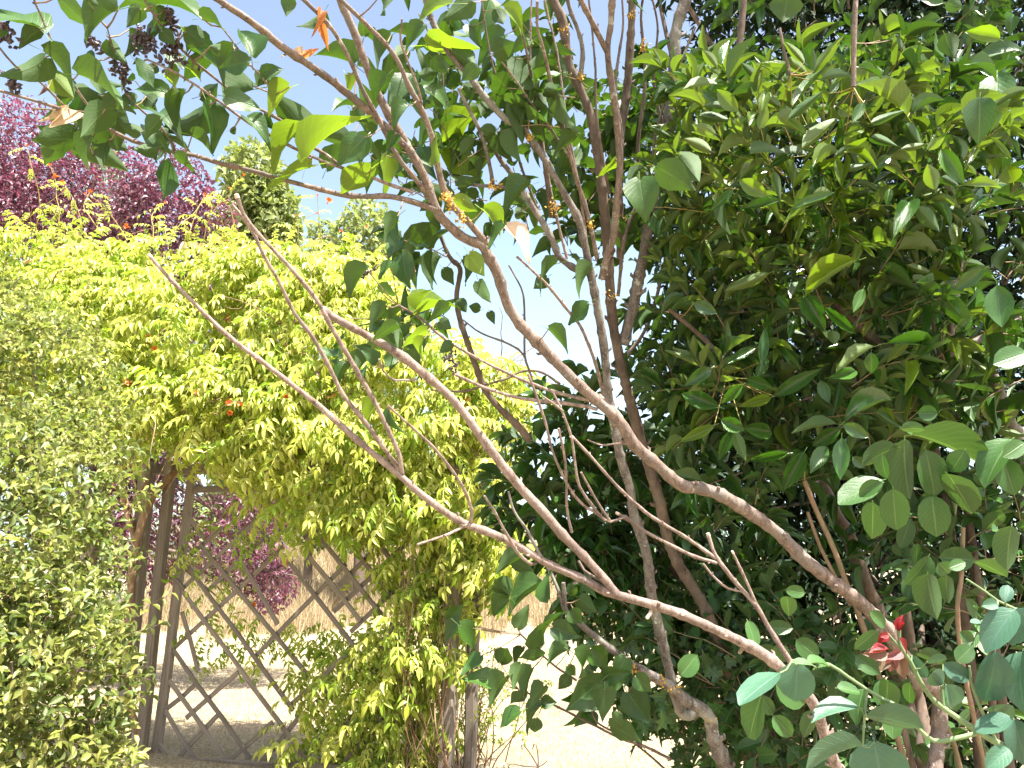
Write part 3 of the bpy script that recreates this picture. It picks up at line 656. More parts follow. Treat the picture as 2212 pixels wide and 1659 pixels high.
for q in ((905, 1180, 6.0, (.26, .25, .40), 190), (880, 1380, 5.75, (.30, .25, .42), 400), (860, 1580, 5.75, (.32, .25, .35), 260), (1010, 1180, 5.9, (.28, .3, .45), 190), (1080, 1130, 6.0, (.25, .3, .45), 180),
          (690, 1080, 5.85, (.42, .25, .20), 130), (850, 1060, 5.75, (.38, .3, .25), 140), (760, 1150, 6.2, (.3, .2, .25), 45), (760, 1480, 5.95, (.34, .2, .46), 300), (680, 1600, 5.9, (.25, .2, .25), 60)):
    vine_leaves(Blob(*q[:4]), q[4], ['vine', 'vine_green'], lo=.2, size=.20)
for q in ((640, 1400, 6.45, (.42, .12, .25), 60), (560, 1370, 6.5, (.3, .1, .28), 40), (480, 1330, 6.55, (.2, .1, .4), 34), (450, 1180, 6.55, (.22, .1, .3), 26), (740, 1380, 6.3, (.25, .12, .3), 50), (540, 1470, 6.4, (.1, .08, .12), 12)):
    vine_leaves(Blob(*q[:4]), q[4], ['vine_green', 'vine_green', 'vine'], lo=.2, size=.155, down=.8)
dead = ['straw_leaf', 'dead']
for k in range(70):
    b = vb[rng.integers(len(vb))]; p, u, _ = b.sample(.9, 1); VP.leaf(p[0], nrm(rdir() + [0, 0, -1.0]), rdir(), .05, .09, 'curl', random.choice(dead))
for q in ((955, 1330, 5.6, (.16, .08, .42), 75), (930, 1560, 5.55, (.18, .1, .32), 80), (975, 1130, 5.7, (.16, .1, .3), 60), (560, 1120, 6.3, (.30, .12, .2), 40)):
    vine_leaves(Blob(*q[:4]), q[4], ['vine', 'vine_green'], lo=.2, size=.16, down=.7)
# vine trunks and runners
def world_branch(name, pts, rad, mat, parent, sides=9, step=.03, rough=.05):
    g = Geo(); p, r = catmull(pts, rad, step); tube(g, p, r, sides, rough); return g.build(name, mat, parent)
world_branch('trunk', [ground_at(TP(330, 1655, .06)), TP(318, 1500, .2), TP(330, 1330, .26), TP(340, 1210, .27), TP(362, 1100, .24), TP(392, 1030, .12), TP(420, 960, -.2)], [.03, .028, .03, .032, .034, .03, .02], M['bark_vine'], vine)
world_branch('trunk', [TP(345, 1180, .26), TP(322, 1090, .28), TP(318, 1030, .26), TP(330, 960, .2)], [.026, .03, .03, .02], M['bark_vine'], vine)
world_branch('trunk', [TP(330, 1120, .28), TP(350, 1085, .3), TP(372, 1040, .28)], [.012, .016, .012], M['bark_vine'], vine)
g = Geo()
for k in range(24):       # tangle of old stems round the right hand post
    x0 = rng.uniform(865, 1000); p0 = ground_at(TP(x0 + rng.normal() * 25, 1700, .25 * rng.random()))
    pts = [p0]
    for yy in np.arange(1560, rng.uniform(1000, 1250), -110):
        x0 += rng.normal() * 18; x0 = x0 * .9 + 925 * .1
        pts.append(TP(x0, yy, .05 + .3 * rng.random()))
    p, r = catmull(pts, np.linspace(rng.uniform(.003, .008), .002, len(pts)), .06); tube(g, p, r, 5)
for k in range(170):      # runners inside the heap
    b = vb[rng.integers(len(vb))]; p0, u0, _ = b.sample(.2, 1); d = nrm(rng.normal(size=3) * [1, .6, .5] + [0, -.2, .25]); pts = [p0[0]]
    for s in range(4): d = nrm(d + rng.normal(size=3) * .35 + [0, 0, -.1]); pts.append(pts[-1] + d * .17)
    p, r = catmull(pts, np.linspace(.006, .002, 5), .07); tube(g, p, r, 4)
g.build('old_stems', M['bark_vine'], vine, stuff=True)
def front(px, py, blobs):
    best = None; r = ray(px, py)
    for b in blobs:
        o = (CAM - b.c) / b.r; d = r / b.r; A = d @ d; B = 2 * o @ d; C = o @ o - 1; D = B * B - 4 * A * C
        if D > 0:
            k = (-B - math.sqrt(D)) / (2 * A)
            if k > .2 and (best is None or k < best): best = k
    return best or 6.2
def flower_mesh():
    V, F = [], []; prof = [(0, .05), (.35, .08), (.7, .15), (.92, .30), (1.0, .46)]; ns = 10
    for y, r in prof:
        for k in range(ns):
            a = 6.283 * k / ns; rr = r * (1 + (.18 * math.cos(5 * a) if y > .9 else 0)); V.append((rr * math.cos(a), y, rr * math.sin(a)))
    for i in range(len(prof) - 1):
        for k in range(ns): F.append((i * ns + k, i * ns + (k + 1) % ns, (i + 1) * ns + (k + 1) % ns, (i + 1) * ns + k))
    return mesh_np('flower', np.array(V), np.array(F), M['flower'])
fm = flower_mesh()
for px, py in ((283, 981), (430, 857), (487, 872), (493, 886), (527, 878), (624, 851), (338, 755), (132, 382), (544, 1301), (622, 1222), (706, 441), (282, 492)):
    d = front(px, py, vb) - .10
    if py > 1150: d = 6.25
    o = link_mesh('flower', fm, vine); p = P(px, py, d) - loc_of(vine)
    ax = nrm(np.array([rng.normal() * .6, -.8, rng.normal() * .5 - .1]))
    mt = Vector(ax).to_track_quat('Y', 'Z').to_matrix().to_4x4(); s = .055 * rng.uniform(.7, 1.1)
    o.matrix_basis = Matrix.Translation(p) @ mt @ Matrix.Scale(s, 4)
g = Geo()
for px, py, h in ((20, 470, .45), (75, 460, .55), (125, 450, .42), (175, 470, .35), (230, 470, .5), (275, 480, .4), (330, 480, .4), (370, 470, .45), (405, 480, .35), (440, 480, .5), (485, 480, .3), (530, 500, .4), (600, 500, .35), (650, 510, .25), (705, 520, .4), (760, 520, .25), (800, 540, .3)):
    d = 6.7; p0 = P(px, py + 40, d); d_ = nrm(np.array([rng.normal() * .3, -.2, 1.0])); pts = [p0]
    for s in range(4): d_ = nrm(d_ + rng.normal(size=3) * .22); pts.append(pts[-1] + d_ * h / 3)
    p, r = catmull(pts, np.linspace(.005, .0025, 5), .05); tube(g, p, r, 5)
    for s in range(5):
        q = pts[min(4, 1 + s % 4)]; VP.leaf(q, nrm(rng.normal(size=3) + [0, -.2, .1]), np.array([0, -.3, 1.0]), .13, .13, 'compound', 'vine')
    o = link_mesh('flower', fm, vine)
    o.matrix_basis = Matrix.Translation(pts[-1] - loc_of(vine)) @ Vector(d_).to_track_quat('Y', 'Z').to_matrix().to_4x4() @ Matrix.Scale(.04 * rng.uniform(.6, 1.2), 4)
g.build('new_shoots', M['twig_yellow'], vine, stuff=True)

# ------------------------------------------------------------------ honeysuckle hedge, left
hb = [Blob(50, 1450, 2.9, (.40, .45, .42)), Blob(60, 1120, 3.6, (.50, .5, .50)), Blob(60, 850, 4.4, (.55, .55, .50)), Blob(-120, 1250, 3.0, (.5, .5, .7)), Blob(10, 1280, 3.6, (.45, .45, .5)), Blob(10, 1720, 2.75, (.47, .45, .40)), Blob(-60, 720, 4.6, (.5, .5, .42)), Blob(150, 1000, 4.0, (.32, .4, .42)),
      Blob(125, 1280, 3.3, (.26, .35, .42)), Blob(150, 1560, 3.0, (.24, .35, .42)), Blob(60, 1900, 3.0, (.6, .5, .4))]
hp = P(40, 829, 3.4); hp[2] = 0
hedge = thing('honeysuckle_hedge', 'small leaved honeysuckle hedge at the left edge in front of the trellis post', 'hedge', hp)
HP = Plant(hedge, 300); g = Geo()
for b in hb:
    n = int(540 * np.prod(b.r) ** (2 / 3) * 4.4)
    p, u, k = b.sample(.62, n)
    for q, uu in zip(p, u):
        if uu[1] > .45: continue
        if lump(q, 7, 1) + .6 * lump(q, 15, 3) < -.75: continue
        d = nrm(uu * .8 + rdir() * .7 + np.array([0, -.1, .15]))
        spray(HP, g, q - d * .05, d, rng.uniform(.08, .16), 3, .048, .50, 'small', random.choice(['hedge', 'hedge', 'hedge_dark']), 60, .3, .0012, 1, .9, 3)
for k in range(26):
    b = hb[rng.integers(len(hb))]; p, u, _ = b.sample(.95, 1)
    if u[0][1] > .2: continue
    d = nrm(u[0] + rdir() * .5 + [0, 0, .3]); spray(HP, g, p[0], d, rng.uniform(.25, .4), 7, .045, .48, 'small', 'hedge', 60, 1.0, .0016, 1, .9, 3)
g.build('twigs', M['twig'], hedge, stuff=True)
for k in range(9):
    b = hb[k % 8]; s = np.array([hp[0] + rng.normal() * .25, hp[1] + rng.normal() * .3, 0])
    e = b.c + rng.normal(size=3) * b.r * .3
    world_branch('stem', [s, (s + e) / 2 + rng.normal(size=3) * .08, e], [.014, .011, .005], M['bark_dark'], hedge, 6, .06)

# ------------------------------------------------------------------ lilac, the pruned shrub in front
LB = np.array([0.86, 2.1, 0.0])
lilac = thing('lilac_shrub', 'heart leaved shrub with long bare pruned branches reaching across the picture', 'shrub', LB)
LP = Plant(lilac, 300); LT = Geo()
BR = []        # (px array, depth array, world pts) of traced branches
def near_branch(px, py, lim=1e9):
    best = (lim, None, None)
    for q, d, w in BR:
        dd = np.hypot(q[:, 0] - px, q[:, 1] - py); i = dd.argmin()
        if dd[i] < best[0]: best = (dd[i], d[i], w[i])
    return best
def branch(pts, r0, r1, d1, d0=None, t=0, mat='bark', world=None, node=0.045, name='branch', stub=False, sides=10):
    """traced branch, base first: picture points, radii in picture units, depth at the tip (and base, else that of the branch it leaves)"""
    q = np.array([Z(t, *p) if len(p) == 2 else Z(p[2], p[0], p[1]) for p in pts], float)
    if d0 is None: d0 = near_branch(*q[0])[1]
    s = np.concatenate([[0], np.cumsum(np.hypot(*np.diff(q, axis=0).T))]); s /= s[-1]
    d = d0 + (d1 - d0) * s
    w = np.array([P(a, b, c) for (a, b), c in zip(q, d)])
    rad = .81 * (r0 + (r1 - r0) * s) * d / FPX
    w2, rad2 = (w, rad) if world is None else (np.vstack([np.array(world), w]), np.concatenate([np.full(len(world), rad[0] * 1.25), rad]))
    p, r = catmull(w2, rad2, .012)
    n = len(p); L_ = np.arange(n) * .012
    if node:
        ph = (L_ / node + rng.random()) % 1.0; r = r * (1 + .07 * np.sin(L_ * 17 + rng.random() * 6) * np.sin(L_ * 7.3)) * (1 + .24 * np.exp(-((ph - .5) / .10) ** 2)) * (1 + .05 * np.sin(L_ * 40 + rng.random() * 6))
    p = p + np.cumsum(rng.normal(size=p.shape), 0) * .0002
    g = Geo(); tube(g, p, r, sides, .035)
    if node:       # buds and spur stubs
        for x in np.arange(node * .5, L_[-1], node):
            if rng.random() < .65:
                i = min(n - 2, int(x / .012)); T = nrm(p[i + 1] - p[i]); sd = nrm(np.cross(T, rdir())); rr = max(.0016, r[i] * .35)
                tube(g, [p[i] + sd * r[i] * .8, p[i] + sd * (r[i] + rr * 1.3) + T * rr, p[i] + sd * (r[i] + rr * 1.6) + T * rr * 2.2], [rr, rr * .8, rr * .3], 5)
    g.build(name, M[mat], lilac)
    uu, vv, dd = proj(p); BR.append((np.stack([uu, vv], -1), dd, p))
    if stub:
        T = nrm(p[-1] - p[-2]); gg = Geo(); tube(gg, [p[-1] - T * .002, p[-1] + T * .0035], [r[-1] * 1.04, r[-1] * .9], 10); gg.build('cut_end', M['cut'], lilac)
low = [LB + [0, 0, -.02], LB + [.0, -.05, .35]]
# main arms, base first
branch([(2030, 1570), (1985, 1470), (1925, 1375), (1870, 1312), (1810, 1265), (1740, 1210), (1680, 1150), (1610, 1100), (1560, 1070), (1515, 1055), (1474, 1048), (1420, 1002), (1373, 960), (1339, 909), (1272, 849), (1220, 800), (1171, 748), (1121, 694), (1097, 654), (1080, 598), (1056, 550), (1042, 528), (1003, 512), (963, 477), (943, 450), (926, 403), (909, 363), (879, 312), (852, 265), (818, 202), (795, 144), (768, 67), (741, 7), (725, -40)], 19, 9.5, 1.35, 1.95, world=low, mat='bark')
branch([(1860, 1760), (1815, 1660), (1790, 1590), (1762, 1515), (1700, 1448), (1640, 1402), (1560, 1362), (1480, 1326), (1400, 1300), (1320, 1277), (1270, 1250), (1190, 1214), (1100, 1162), (1010, 1126), (940, 1080), (870, 1020), (810, 970), (740, 910), (690, 865), (640, 826), (580, 780), (520, 735), (470, 690), (420, 640), (370, 590), (335, 549)], 15.5, 5, 1.12, 1.42, world=[LB + [0.02, -.06, 0], LB + [.04, -.15, .4]], mat='bark_shoot', stub=True)
branch([(1330, 1283), (1300, 1245), (1260, 1200), (1215, 1155), (1171, 1104), (1130, 1060), (1087, 1007), (1037, 939), (1005, 895), (970, 855), (916, 808), (860, 765), (800, 730), (734, 694), (700, 673)], 12, 11, 1.2, mat='bark_shoot', stub=True)
branch([(869, 1022), (859, 973), (838, 930), (812, 875), (775, 810), (741, 751), (715, 705), (690, 655), (660, 615), (606, 553), (571, 517), (545, 485), (528, 460), (514, 422)], 6.2, 5.5, 1.08, mat='bark_shoot', stub=True)
branch([(862, 1015), (825, 963), (785, 909), (739, 850), (705, 780), (672, 721), (638, 677), (612, 625), (598, 598), (571, 551), (544, 494), (520, 462), (503, 442)], 6.0, 4.8, 1.10, mat='bark_shoot')
branch([(1054, 530), (1030, 500), (1003, 470), (972, 436), (952, 390), (942, 340), (932, 292), (909, 232), (885, 188), (862, 134), (835, 94), (802, 60), (754, 13), (725, -15)], 9.5, 5, 1.3)
branch([(909, 232), (909, 218), (902, 188), (882, 134), (865, 87), (868, 40)], 3.5, 2.5, 1.28, mat='bark_shoot', sides=7)
branch([(879, 318), (850, 290), (801, 244), (739, 192), (690, 155), (655, 131), (605, 97), (560, 60), (538, 43), (500, 18), (455, -10)], 10, 9, 1.15)
branch([(930, 430), (896, 386), (865, 350), (845, 318), (811, 246), (784, 198), (760, 140), (735, 92), (706, 50), (655, 0), (640, -20)], 6.5, 5, 1.25, mat='bark')
branch([(948, 455), (900, 438), (842, 424), (790, 424), (739, 420), (672, 403), (605, 386), (538, 366), (470, 349), (420, 333), (380, 328), (336, 316), (286, 302), (228, 272), (165, 245), (101, 222), (0, 192), (-30, 185)], 8, 3.4, 1.12, mat='bark')
branch([(892, 415), (828, 393), (781, 373), (739, 363), (690, 345), (640, 322), (591, 296), (538, 265), (487, 228), (437, 192), (403, 171), (370, 151), (319, 128)], 5, 2.6, 1.14, mat='bark_shoot', sides=8)
branch([(739, 363), (706, 336), (659, 309), (622, 272), (571, 242), (521, 218), (487, 188), (437, 148), (403, 118), (380, 90), (346, 50), (313, 0), (300, -20)], 4.4, 3, 1.1, mat='bark', sides=8)
branch([(225, 268), (185, 222), (151, 171), (128, 128), (108, 84), (87, 34), (74, 7), (68, -20)], 3.6, 2.4, 1.05, mat='bark', sides=8)
branch([(165, 245), (141, 232), (118, 208), (84, 175), (34, 144), (0, 104), (-20, 90)], 3.2, 2.4, 1.08, mat='bark', sides=8)
branch([(378, 328), (373, 312), (349, 279), (323, 255), (292, 228), (269, 198), (255, 150), (230, 60)], 3.2, 2, 1.08, mat='bark', sides=8)
branch([(591, 200), (560, 160), (540, 140), (480, 60)], 2.5, 2, 1.08, d0=1.15, sides=6, mat='bark')
# old trunk with lichen, and the upright stems
TRK = [LB + [-.08, .02, 0], LB + [-.06, .04, .45]]
branch([(1600, 1720), (1560, 1644), (1536, 1587), (1530, 1550), (1505, 1526), (1474, 1508), (1450, 1484), (1407, 1460), (1356, 1432), (1323, 1405), (1272, 1365), (1239, 1335), (1220, 1318), (1215, 1257)], 21, 5, 2.0, 2.1, world=TRK, mat='bark_grey')
branch([(1219, 1318), (1205, 1274), (1185, 1230), (1161, 1190), (1138, 1146), (1110, 1106), (1096, 1060)], 5, 3.4, 2.0, mat='bark_grey', sides=8)
branch([(1512, 1532), (1478, 1545), (1458, 1500), (1447, 1459), (1427, 1375), (1407, 1291), (1393, 1190), (1366, 1106), (1360, 1057), (1339, 990), (1326, 923), (1312, 850), (1302, 755), (1289, 671), (1272, 587), (1262, 540), (1245, 470), (1222, 427), (1195, 380), (1168, 333), (1138, 292), (1121, 265), (1097, 259), (1070, 235), (1037, 198), (1003, 151), (976, 121), (943, 67), (922, 20), (910, -30)], 14, 7.5, 1.75, 2.15, mat='bark_grey')
branch([(1640, 1700), (1560, 1420), (1530, 1330), (1490, 1260), (1450, 1190), (1425, 1090), (1406, 1023), (1375, 920), (1349, 822), (1334, 755), (1322, 671), (1316, 560), (1306, 440), (1290, 310), (1279, 252), (1259, 202), (1235, 151), (1229, 118), (1218, 50), (1195, 0), (1180, -40)], 16, 11, 2.1, 2.4, world=TRK, mat='bark_dark')
branch([(1347, 745), (1357, 700), (1366, 671), (1380, 600), (1400, 500), (1420, 400), (1437, 302), (1446, 252), (1455, 168), (1460, 67), (1480, 0), (1490, -40)], 14, 15, 2.2, mat='bark_grey')
branch([(1300, 603), (1312, 551), (1326, 504), (1332, 437), (1339, 370), (1336, 302), (1329, 235), (1319, 168), (1312, 108), (1319, 50), (1322, 0), (1326, -40)], 9.5, 8, 1.8, 2.1, mat='bark')
branch([(1312, 112), (1302, 94), (1279, 50), (1258, 10), (1240, -30)], 7.5, 7, 1.75, mat='bark')
branch([(1340, 560), (1338, 400), (1340, 292), (1349, 235), (1356, 168), (1361, 84), (1364, 10), (1366, -40)], 10, 10.5, 2.3, 2.4, mat='bark_dark')
branch([(1250, 190), (1255, 151), (1258, 111), (1248, 67), (1230, 20), (1220, -20)], 7, 5, 2.05, mat='bark_grey', sides=8)
branch([(1290, 560), (1279, 504), (1265, 447), (1248, 393), (1232, 336), (1215, 269), (1201, 218), (1185, 155), (1171, 97), (1161, 60), (1160, 0)], 6, 4, 1.7, 2.05, mat='bark', sides=8)
branch([(1190, 470), (1172, 330), (1164, 269), (1158, 218), (1144, 151), (1131, 87), (1114, 47)], 4.5, 3.2, 1.75, 2.0, mat='bark_dark', sides=8)
branch([(1235, 345), (1205, 302), (1181, 265), (1154, 235), (1131, 198), (1107, 165), (1084, 134)], 3.4, 2.4, 1.72, mat='bark', sides=7)
branch([(1258, 590), (1225, 570), (1205, 551), (1195, 524), (1171, 480), (1141, 433), (1121, 400), (1100, 370), (1074, 336), (1057, 300)], 9.5, 6, 1.9, mat='bark_grey')
branch([(1112, 408), (1070, 403), (1023, 400), (985, 390)], 5.5, 4, 1.85, mat='bark_grey', sides=8)
branch([(1064, 402), (1062, 380), (1053, 336), (1040, 289), (1020, 249), (990, 190)], 5.5, 4, 1.8, mat='bark_grey', sides=8)
branch([(1145, 952), (1114, 916), (1070, 872), (1047, 839), (1027, 788), (1010, 741), (993, 687), (986, 637), (993, 580), (969, 553), (940, 480)], 10, 5, 2.3, 2.4, mat='bark_dark')
branch([(1290, 885), (1272, 879), (1205, 869), (1138, 862), (1070, 845), (1020, 825), (983, 808)], 5.2, 4.5, 1.6, mat='bark_shoot', stub=True, sides=8)
branch([(1278, 866), (1205, 849), (1138, 825), (1087, 802), (1037, 778), (996, 755), (949, 724), (902, 684), (860, 660)], 5.2, 3.2, 1.6, mat='bark_shoot', sides=8)
branch([(1150, 826), (1144, 802), (1134, 768), (1134, 704), (1131, 637), (1115, 600), (1100, 573)], 3.2, 2.4, 1.9, 1.95, mat='bark_dark', sides=7)
branch([(1134, 772), (1120, 755), (1087, 738), (1037, 718), (1000, 690)], 3, 2, 1.85, mat='bark_dark', sides=7)
branch([(1210, 830), (1171, 805), (1131, 802), (1097, 818), (1050, 832), (1000, 846), (930, 842)], 3.6, 2.4, 2.0, 2.1, mat='bark_dark', sides=7)
branch([(1304, 852), (1285, 781), (1258, 711), (1231, 674), (1188, 620), (1154, 587), (1117, 553)], 5, 3, 1.8, 2.05, mat='bark_shoot', sides=8)
branch([(1373, 965), (1340, 958), (1300, 962), (1270, 950)], 2.8, 2, 1.75, mat='bark_shoot', sides=7)
branch([(1345, 905), (1335, 890), (1310, 868), (1296, 852)], 4.5, 3, 1.8, mat='bark_shoot', sides=7)
for q, r_, d_ in (([(1225, 560), (1190, 420), (1170, 300), (1150, 180), (1146, 60), (1150, -30)], 3.2, 2.0), ([(1270, 540), (1250, 400), (1222, 250), (1205, 120), (1180, 20), (1172, -30)], 3.2, 2.0), ([(1316, 420), (1290, 260), (1285, 130), (1270, -20)], 3.4, 2.1),
        ([(1345, 300), (1330, 180), (1345, 60), (1342, -20)], 3.6, 2.15), ([(1440, 300), (1412, 180), (1420, 60), (1405, -20)], 3.6, 2.3), ([(1400, 470), (1378, 330), (1392, 180), (1384, 40), (1390, -20)], 4.5, 2.3), ([(1180, 500), (1120, 340), (1090, 220), (1060, 120), (1040, 0)], 3.0, 2.0), ([(1000, 400), (985, 300), (960, 200), (950, 120), (905, 30)], 3.0, 2.0),
        ([(1335, 640), (1352, 500), (1400, 380), (1425, 250), (1500, 60)], 4.0, 2.3), ([(1330, 800), (1400, 700), (1440, 560), (1520, 380), (1560, 250)], 4.5, 2.4)):
    branch(q, r_ * 1.25, r_ * .7, d_ - .1, d_, mat=random.choice(['bark', 'bark_dark', 'bark_shoot']), sides=7)
# pruned group at the lower right
branch([(1712, 1452), (1708, 1432), (1684, 1392), (1657, 1348), (1637, 1311), (1600, 1271), (1570, 1234), (1546, 1200), (1531, 1156)], 7.5, 4.4, 1.40, mat='bark_shoot', stub=True)
branch([(1546, 1206), (1509, 1180), (1474, 1156), (1440, 1136), (1393, 1106), (1332, 1050), (1285, 997), (1238, 946)], 5, 3.6, 1.33, mat='bark_shoot', sides=8, stub=True)
branch([(1548, 1216), (1503, 1203), (1474, 1190), (1406, 1156), (1366, 1130), (1335, 1110)], 5, 4.2, 1.36, mat='bark_shoot', sides=8, stub=True)
branch([(1366, 1128), (1352, 1115), (1319, 1127), (1285, 1106), (1268, 1097), (1238, 1064), (1211, 1017), (1191, 966), (1181, 923), (1168, 882), (1154, 842), (1141, 808)], 4.2, 3, 1.28, mat='bark_shoot', sides=8)
branch([(1308, 1124), (1285, 1100), (1252, 1050), (1242, 990), (1235, 943), (1215, 886), (1195, 845)], 4, 3, 1.30, mat='bark_shoot', sides=8)
branch([(1216, 888), (1195, 872), (1171, 855)], 3, 2.6, 1.28, mat='bark_shoot', sides=7)
branch([(1235, 1150), (1225, 1104), (1222, 1023), (1218, 983), (1205, 926)], 3.6, 3, 1.30, 1.38, mat='bark_shoot', sides=8)
branch([(1318, 1126), (1302, 1104), (1282, 1070), (1255, 1020)], 3.6, 2.8, 1.32, mat='bark_shoot', sides=8)
branch([(1635, 1306), (1617, 1267), (1600, 1230), (1583, 1193)], 4, 3.2, 1.38, mat='bark_shoot', sides=8, stub=True)
branch([(1604, 1278), (1573, 1271), (1546, 1250), (1519, 1217)], 3.2, 2.6, 1.38, mat='bark_shoot', sides=7)
branch([(1158, 1216), (1150, 1218), (1121, 1197), (1094, 1153), (1070, 1106), (1047, 1070)], 4.2, 3, 1.18, mat='bark_shoot', sides=8)
branch([(1018, 1128), (1020, 1104), (1000, 1050), (970, 1007), (936, 966), (902, 933), (838, 876)], 4.4, 3.4, 1.11, mat='bark_shoot', sides=8)
branch([(1012, 1132), (970, 1153), (935, 1166), (902, 1177)], 4, 3, 1.14, mat='bark_shoot', sides=8)
branch([(898, 820), (875, 822), (852, 822), (828, 802), (818, 775)], 3.2, 2.4, 1.18, mat='bark_shoot', sides=7)
branch([(1300, 1255), (1280, 1245), (1262, 1232), (1250, 1212)], 4.2, 3, 1.33, mat='bark_shoot', sides=7)
branch([(1407, 1318), (1398, 1332)], 5.5, 5, 1.36, mat='bark_shoot', sides=8, node=0, stub=True)
branch([(1612, 1392), (1598, 1408)], 5.5, 5, 1.40, mat='bark_shoot', sides=8, node=0, stub=True)
branch([(1450, 1640), (1390, 1612), (1345, 1598), (1285, 1568), (1230, 1540), (1168, 1510), (1120, 1490)], 3.8, 2.4, 2.0, 2.15, mat='bark_dark', sides=7)
branch([(1480, 1700), (1390, 1620), (1345, 1590), (1290, 1560), (1275, 1520)], 3.4, 2.2, 2.1, 2.2, mat='bark_dark', sides=7)
branch([(1245, 1470), (1200, 1440), (1160, 1405), (1125, 1370)], 3, 2, 2.0, 2.1, mat='bark_dark', sides=7)

# traced leaves: tile, base x, y, tip x, y, apparent width, dish
def traced(pl, geo, t, rows, kind, mat, d=None, dj=.05, pet=True, tmat=None, wscale=1.0, lim=170):
    for row in rows:
        bx, by, tx, ty, w = row[:5]; mk = row[5] if len(row) > 5 else mat; kd = kind
        (bu, bv), (tu_, tv) = Z(t, bx, by), Z(t, tx, ty)
        w *= .336 if t else 1
        dist, bd, bw = near_branch((bu + tu_) / 2 if d is None else bu, (bv + tv) / 2 if d is None else bv)
        dep = (bd if d is None else d) + rng.normal() * dj
        lpx = math.hypot(tu_ - bu, tv - bv)
        tilt = rng.uniform(-.45, .45)                           # towards or away from the eye, as a share of the length
        if kd == 'curl': tu_, tv, w = bu + (tu_ - bu) * .75, bv + (tv - bv) * .75, w * .7
        b3 = P(bu, bv, dep); t3 = P(tu_, tv, dep + tilt * lpx * dep / FPX)
        ax = t3 - b3; l = np.linalg.norm(ax); ax /= l
        true_w = {'heart': .72, 'lance': .30, 'ovate': .5, 'oval': .6, 'curl': .55}[kd] * l
        app = w * dep / FPX * wscale
        ratio = min(1.0, app / max(true_w, 1e-4)); 
        if ratio > .98: true_w = min(app, .5 * l) if kd == 'curl' else app
        roll = math.acos(max(.25, ratio)) * (1 if rng.random() < .5 else -1)
        view = nrm(CAM - b3); side = nrm(np.cross(ax, view)); nn = np.cross(side, ax)
        nn = nn * math.cos(roll) + side * math.sin(roll)
        if nn[2] < -.15 and kd == 'heart' or (nn[2] < -.35): nn = -nn           # the upper side looks up
        pl.leaf(b3, ax, nn, true_w * (.86 if kd == 'lance' else 1.02), l, kd, mk, True)
        if pet:
            dist, bd, bw = near_branch(bu, bv)
            if dist < lim and dist > 4 and abs(bd - dep) < .4:
                md = (b3 + bw) / 2 + np.array([0, 0, -.004]); p, r = catmull([bw, md, b3], [.0016, .0012, .001], .02); tube(geo, p, r, 4)
B_ = 'blue'
traced(LP, LT, 1, [(250, 180, -10, 40, 120), (255, 190, 110, 290, 110), (370, -20, 550, 175, 150), (760, 60, 480, 205, 120), (950, 30, 740, -10, 110), (1000, 30, 1340, -10, 80), (290, 370, 110, 560, 150), (280, 330, 560, 540, 120),
    (340, 490, 480, 650, 130, 'lilac_sunlit'), (500, 480, 860, 580, 160), (690, 690, 530, 870, 190), (590, 880, 455, 1055, 110), (680, 700, 880, 690, 100), (1080, 600, 865, 545, 110), (1190, 600, 1045, 830, 100), (1310, 720, 1130, 900, 150),
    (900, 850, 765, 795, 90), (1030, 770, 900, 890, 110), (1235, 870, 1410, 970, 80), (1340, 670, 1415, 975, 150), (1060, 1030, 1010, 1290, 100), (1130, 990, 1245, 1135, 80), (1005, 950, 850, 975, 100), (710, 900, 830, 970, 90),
    (1195, 200, 1340, 300, 150), (1300, 120, 1470, 150, 90), (1615, 365, 1560, 150, 170), (1595, 400, 1400, 430, 130), (1700, 510, 1820, 420, 100), (1960, 840, 1755, 600, 210), (1925, 810, 1700, 1060, 140, 'lilac_sunlit'), (1450, 620, 1690, 700, 150),
    (1980, 1010, 2212, 650, 120, 'lilac_sunlit'), (2000, 1060, 1690, 1205, 90, 'lilac_sunlit'), (2100, 1080, 2220, 890, 130), (1860, -20, 1840, 105, 100), (2080, 80, 1950, 210, 100), (870, 390, 970, 580, 70), (1070, 150, 895, 395, 90), (1230, 320, 1430, 410, 90),
    (705, 260, 790, 420, 100), (830, 190, 840, 370, 80), (1170, 190, 1225, 330, 70, 'lilac_sunlit'), (1060, 480, 1230, 570, 130, 'lilac_sunlit'), (1230, 450, 1330, 520, 80, 'lilac_sunlit'), (1860, 560, 1700, 670, 100, 'lilac_sunlit'), (600, 390, 470, 360, 80), (1590, 760, 1740, 840, 90), (1000, 860, 1050, 960, 90),
    (1480, 840, 1545, 830, 50), (560, -10, 640, 40, 60), (900, 60, 820, 170, 110), (1060, 60, 980, 180, 110), (1040, 200, 1130, 290, 100), (1350, 300, 1430, 330, 80), (1000, 420, 960, 480, 70), (820, 600, 860, 690, 100), (1090, 340, 1170, 470, 100), (1500, 300, 1360, 470, 110), (1290, 620, 1450, 560, 120),
    (1700, 760, 1760, 830, 80), (940, 620, 1010, 690, 110), (-20, 240, 60, 160, 90)], 'heart', 'lilac', dj=.04)
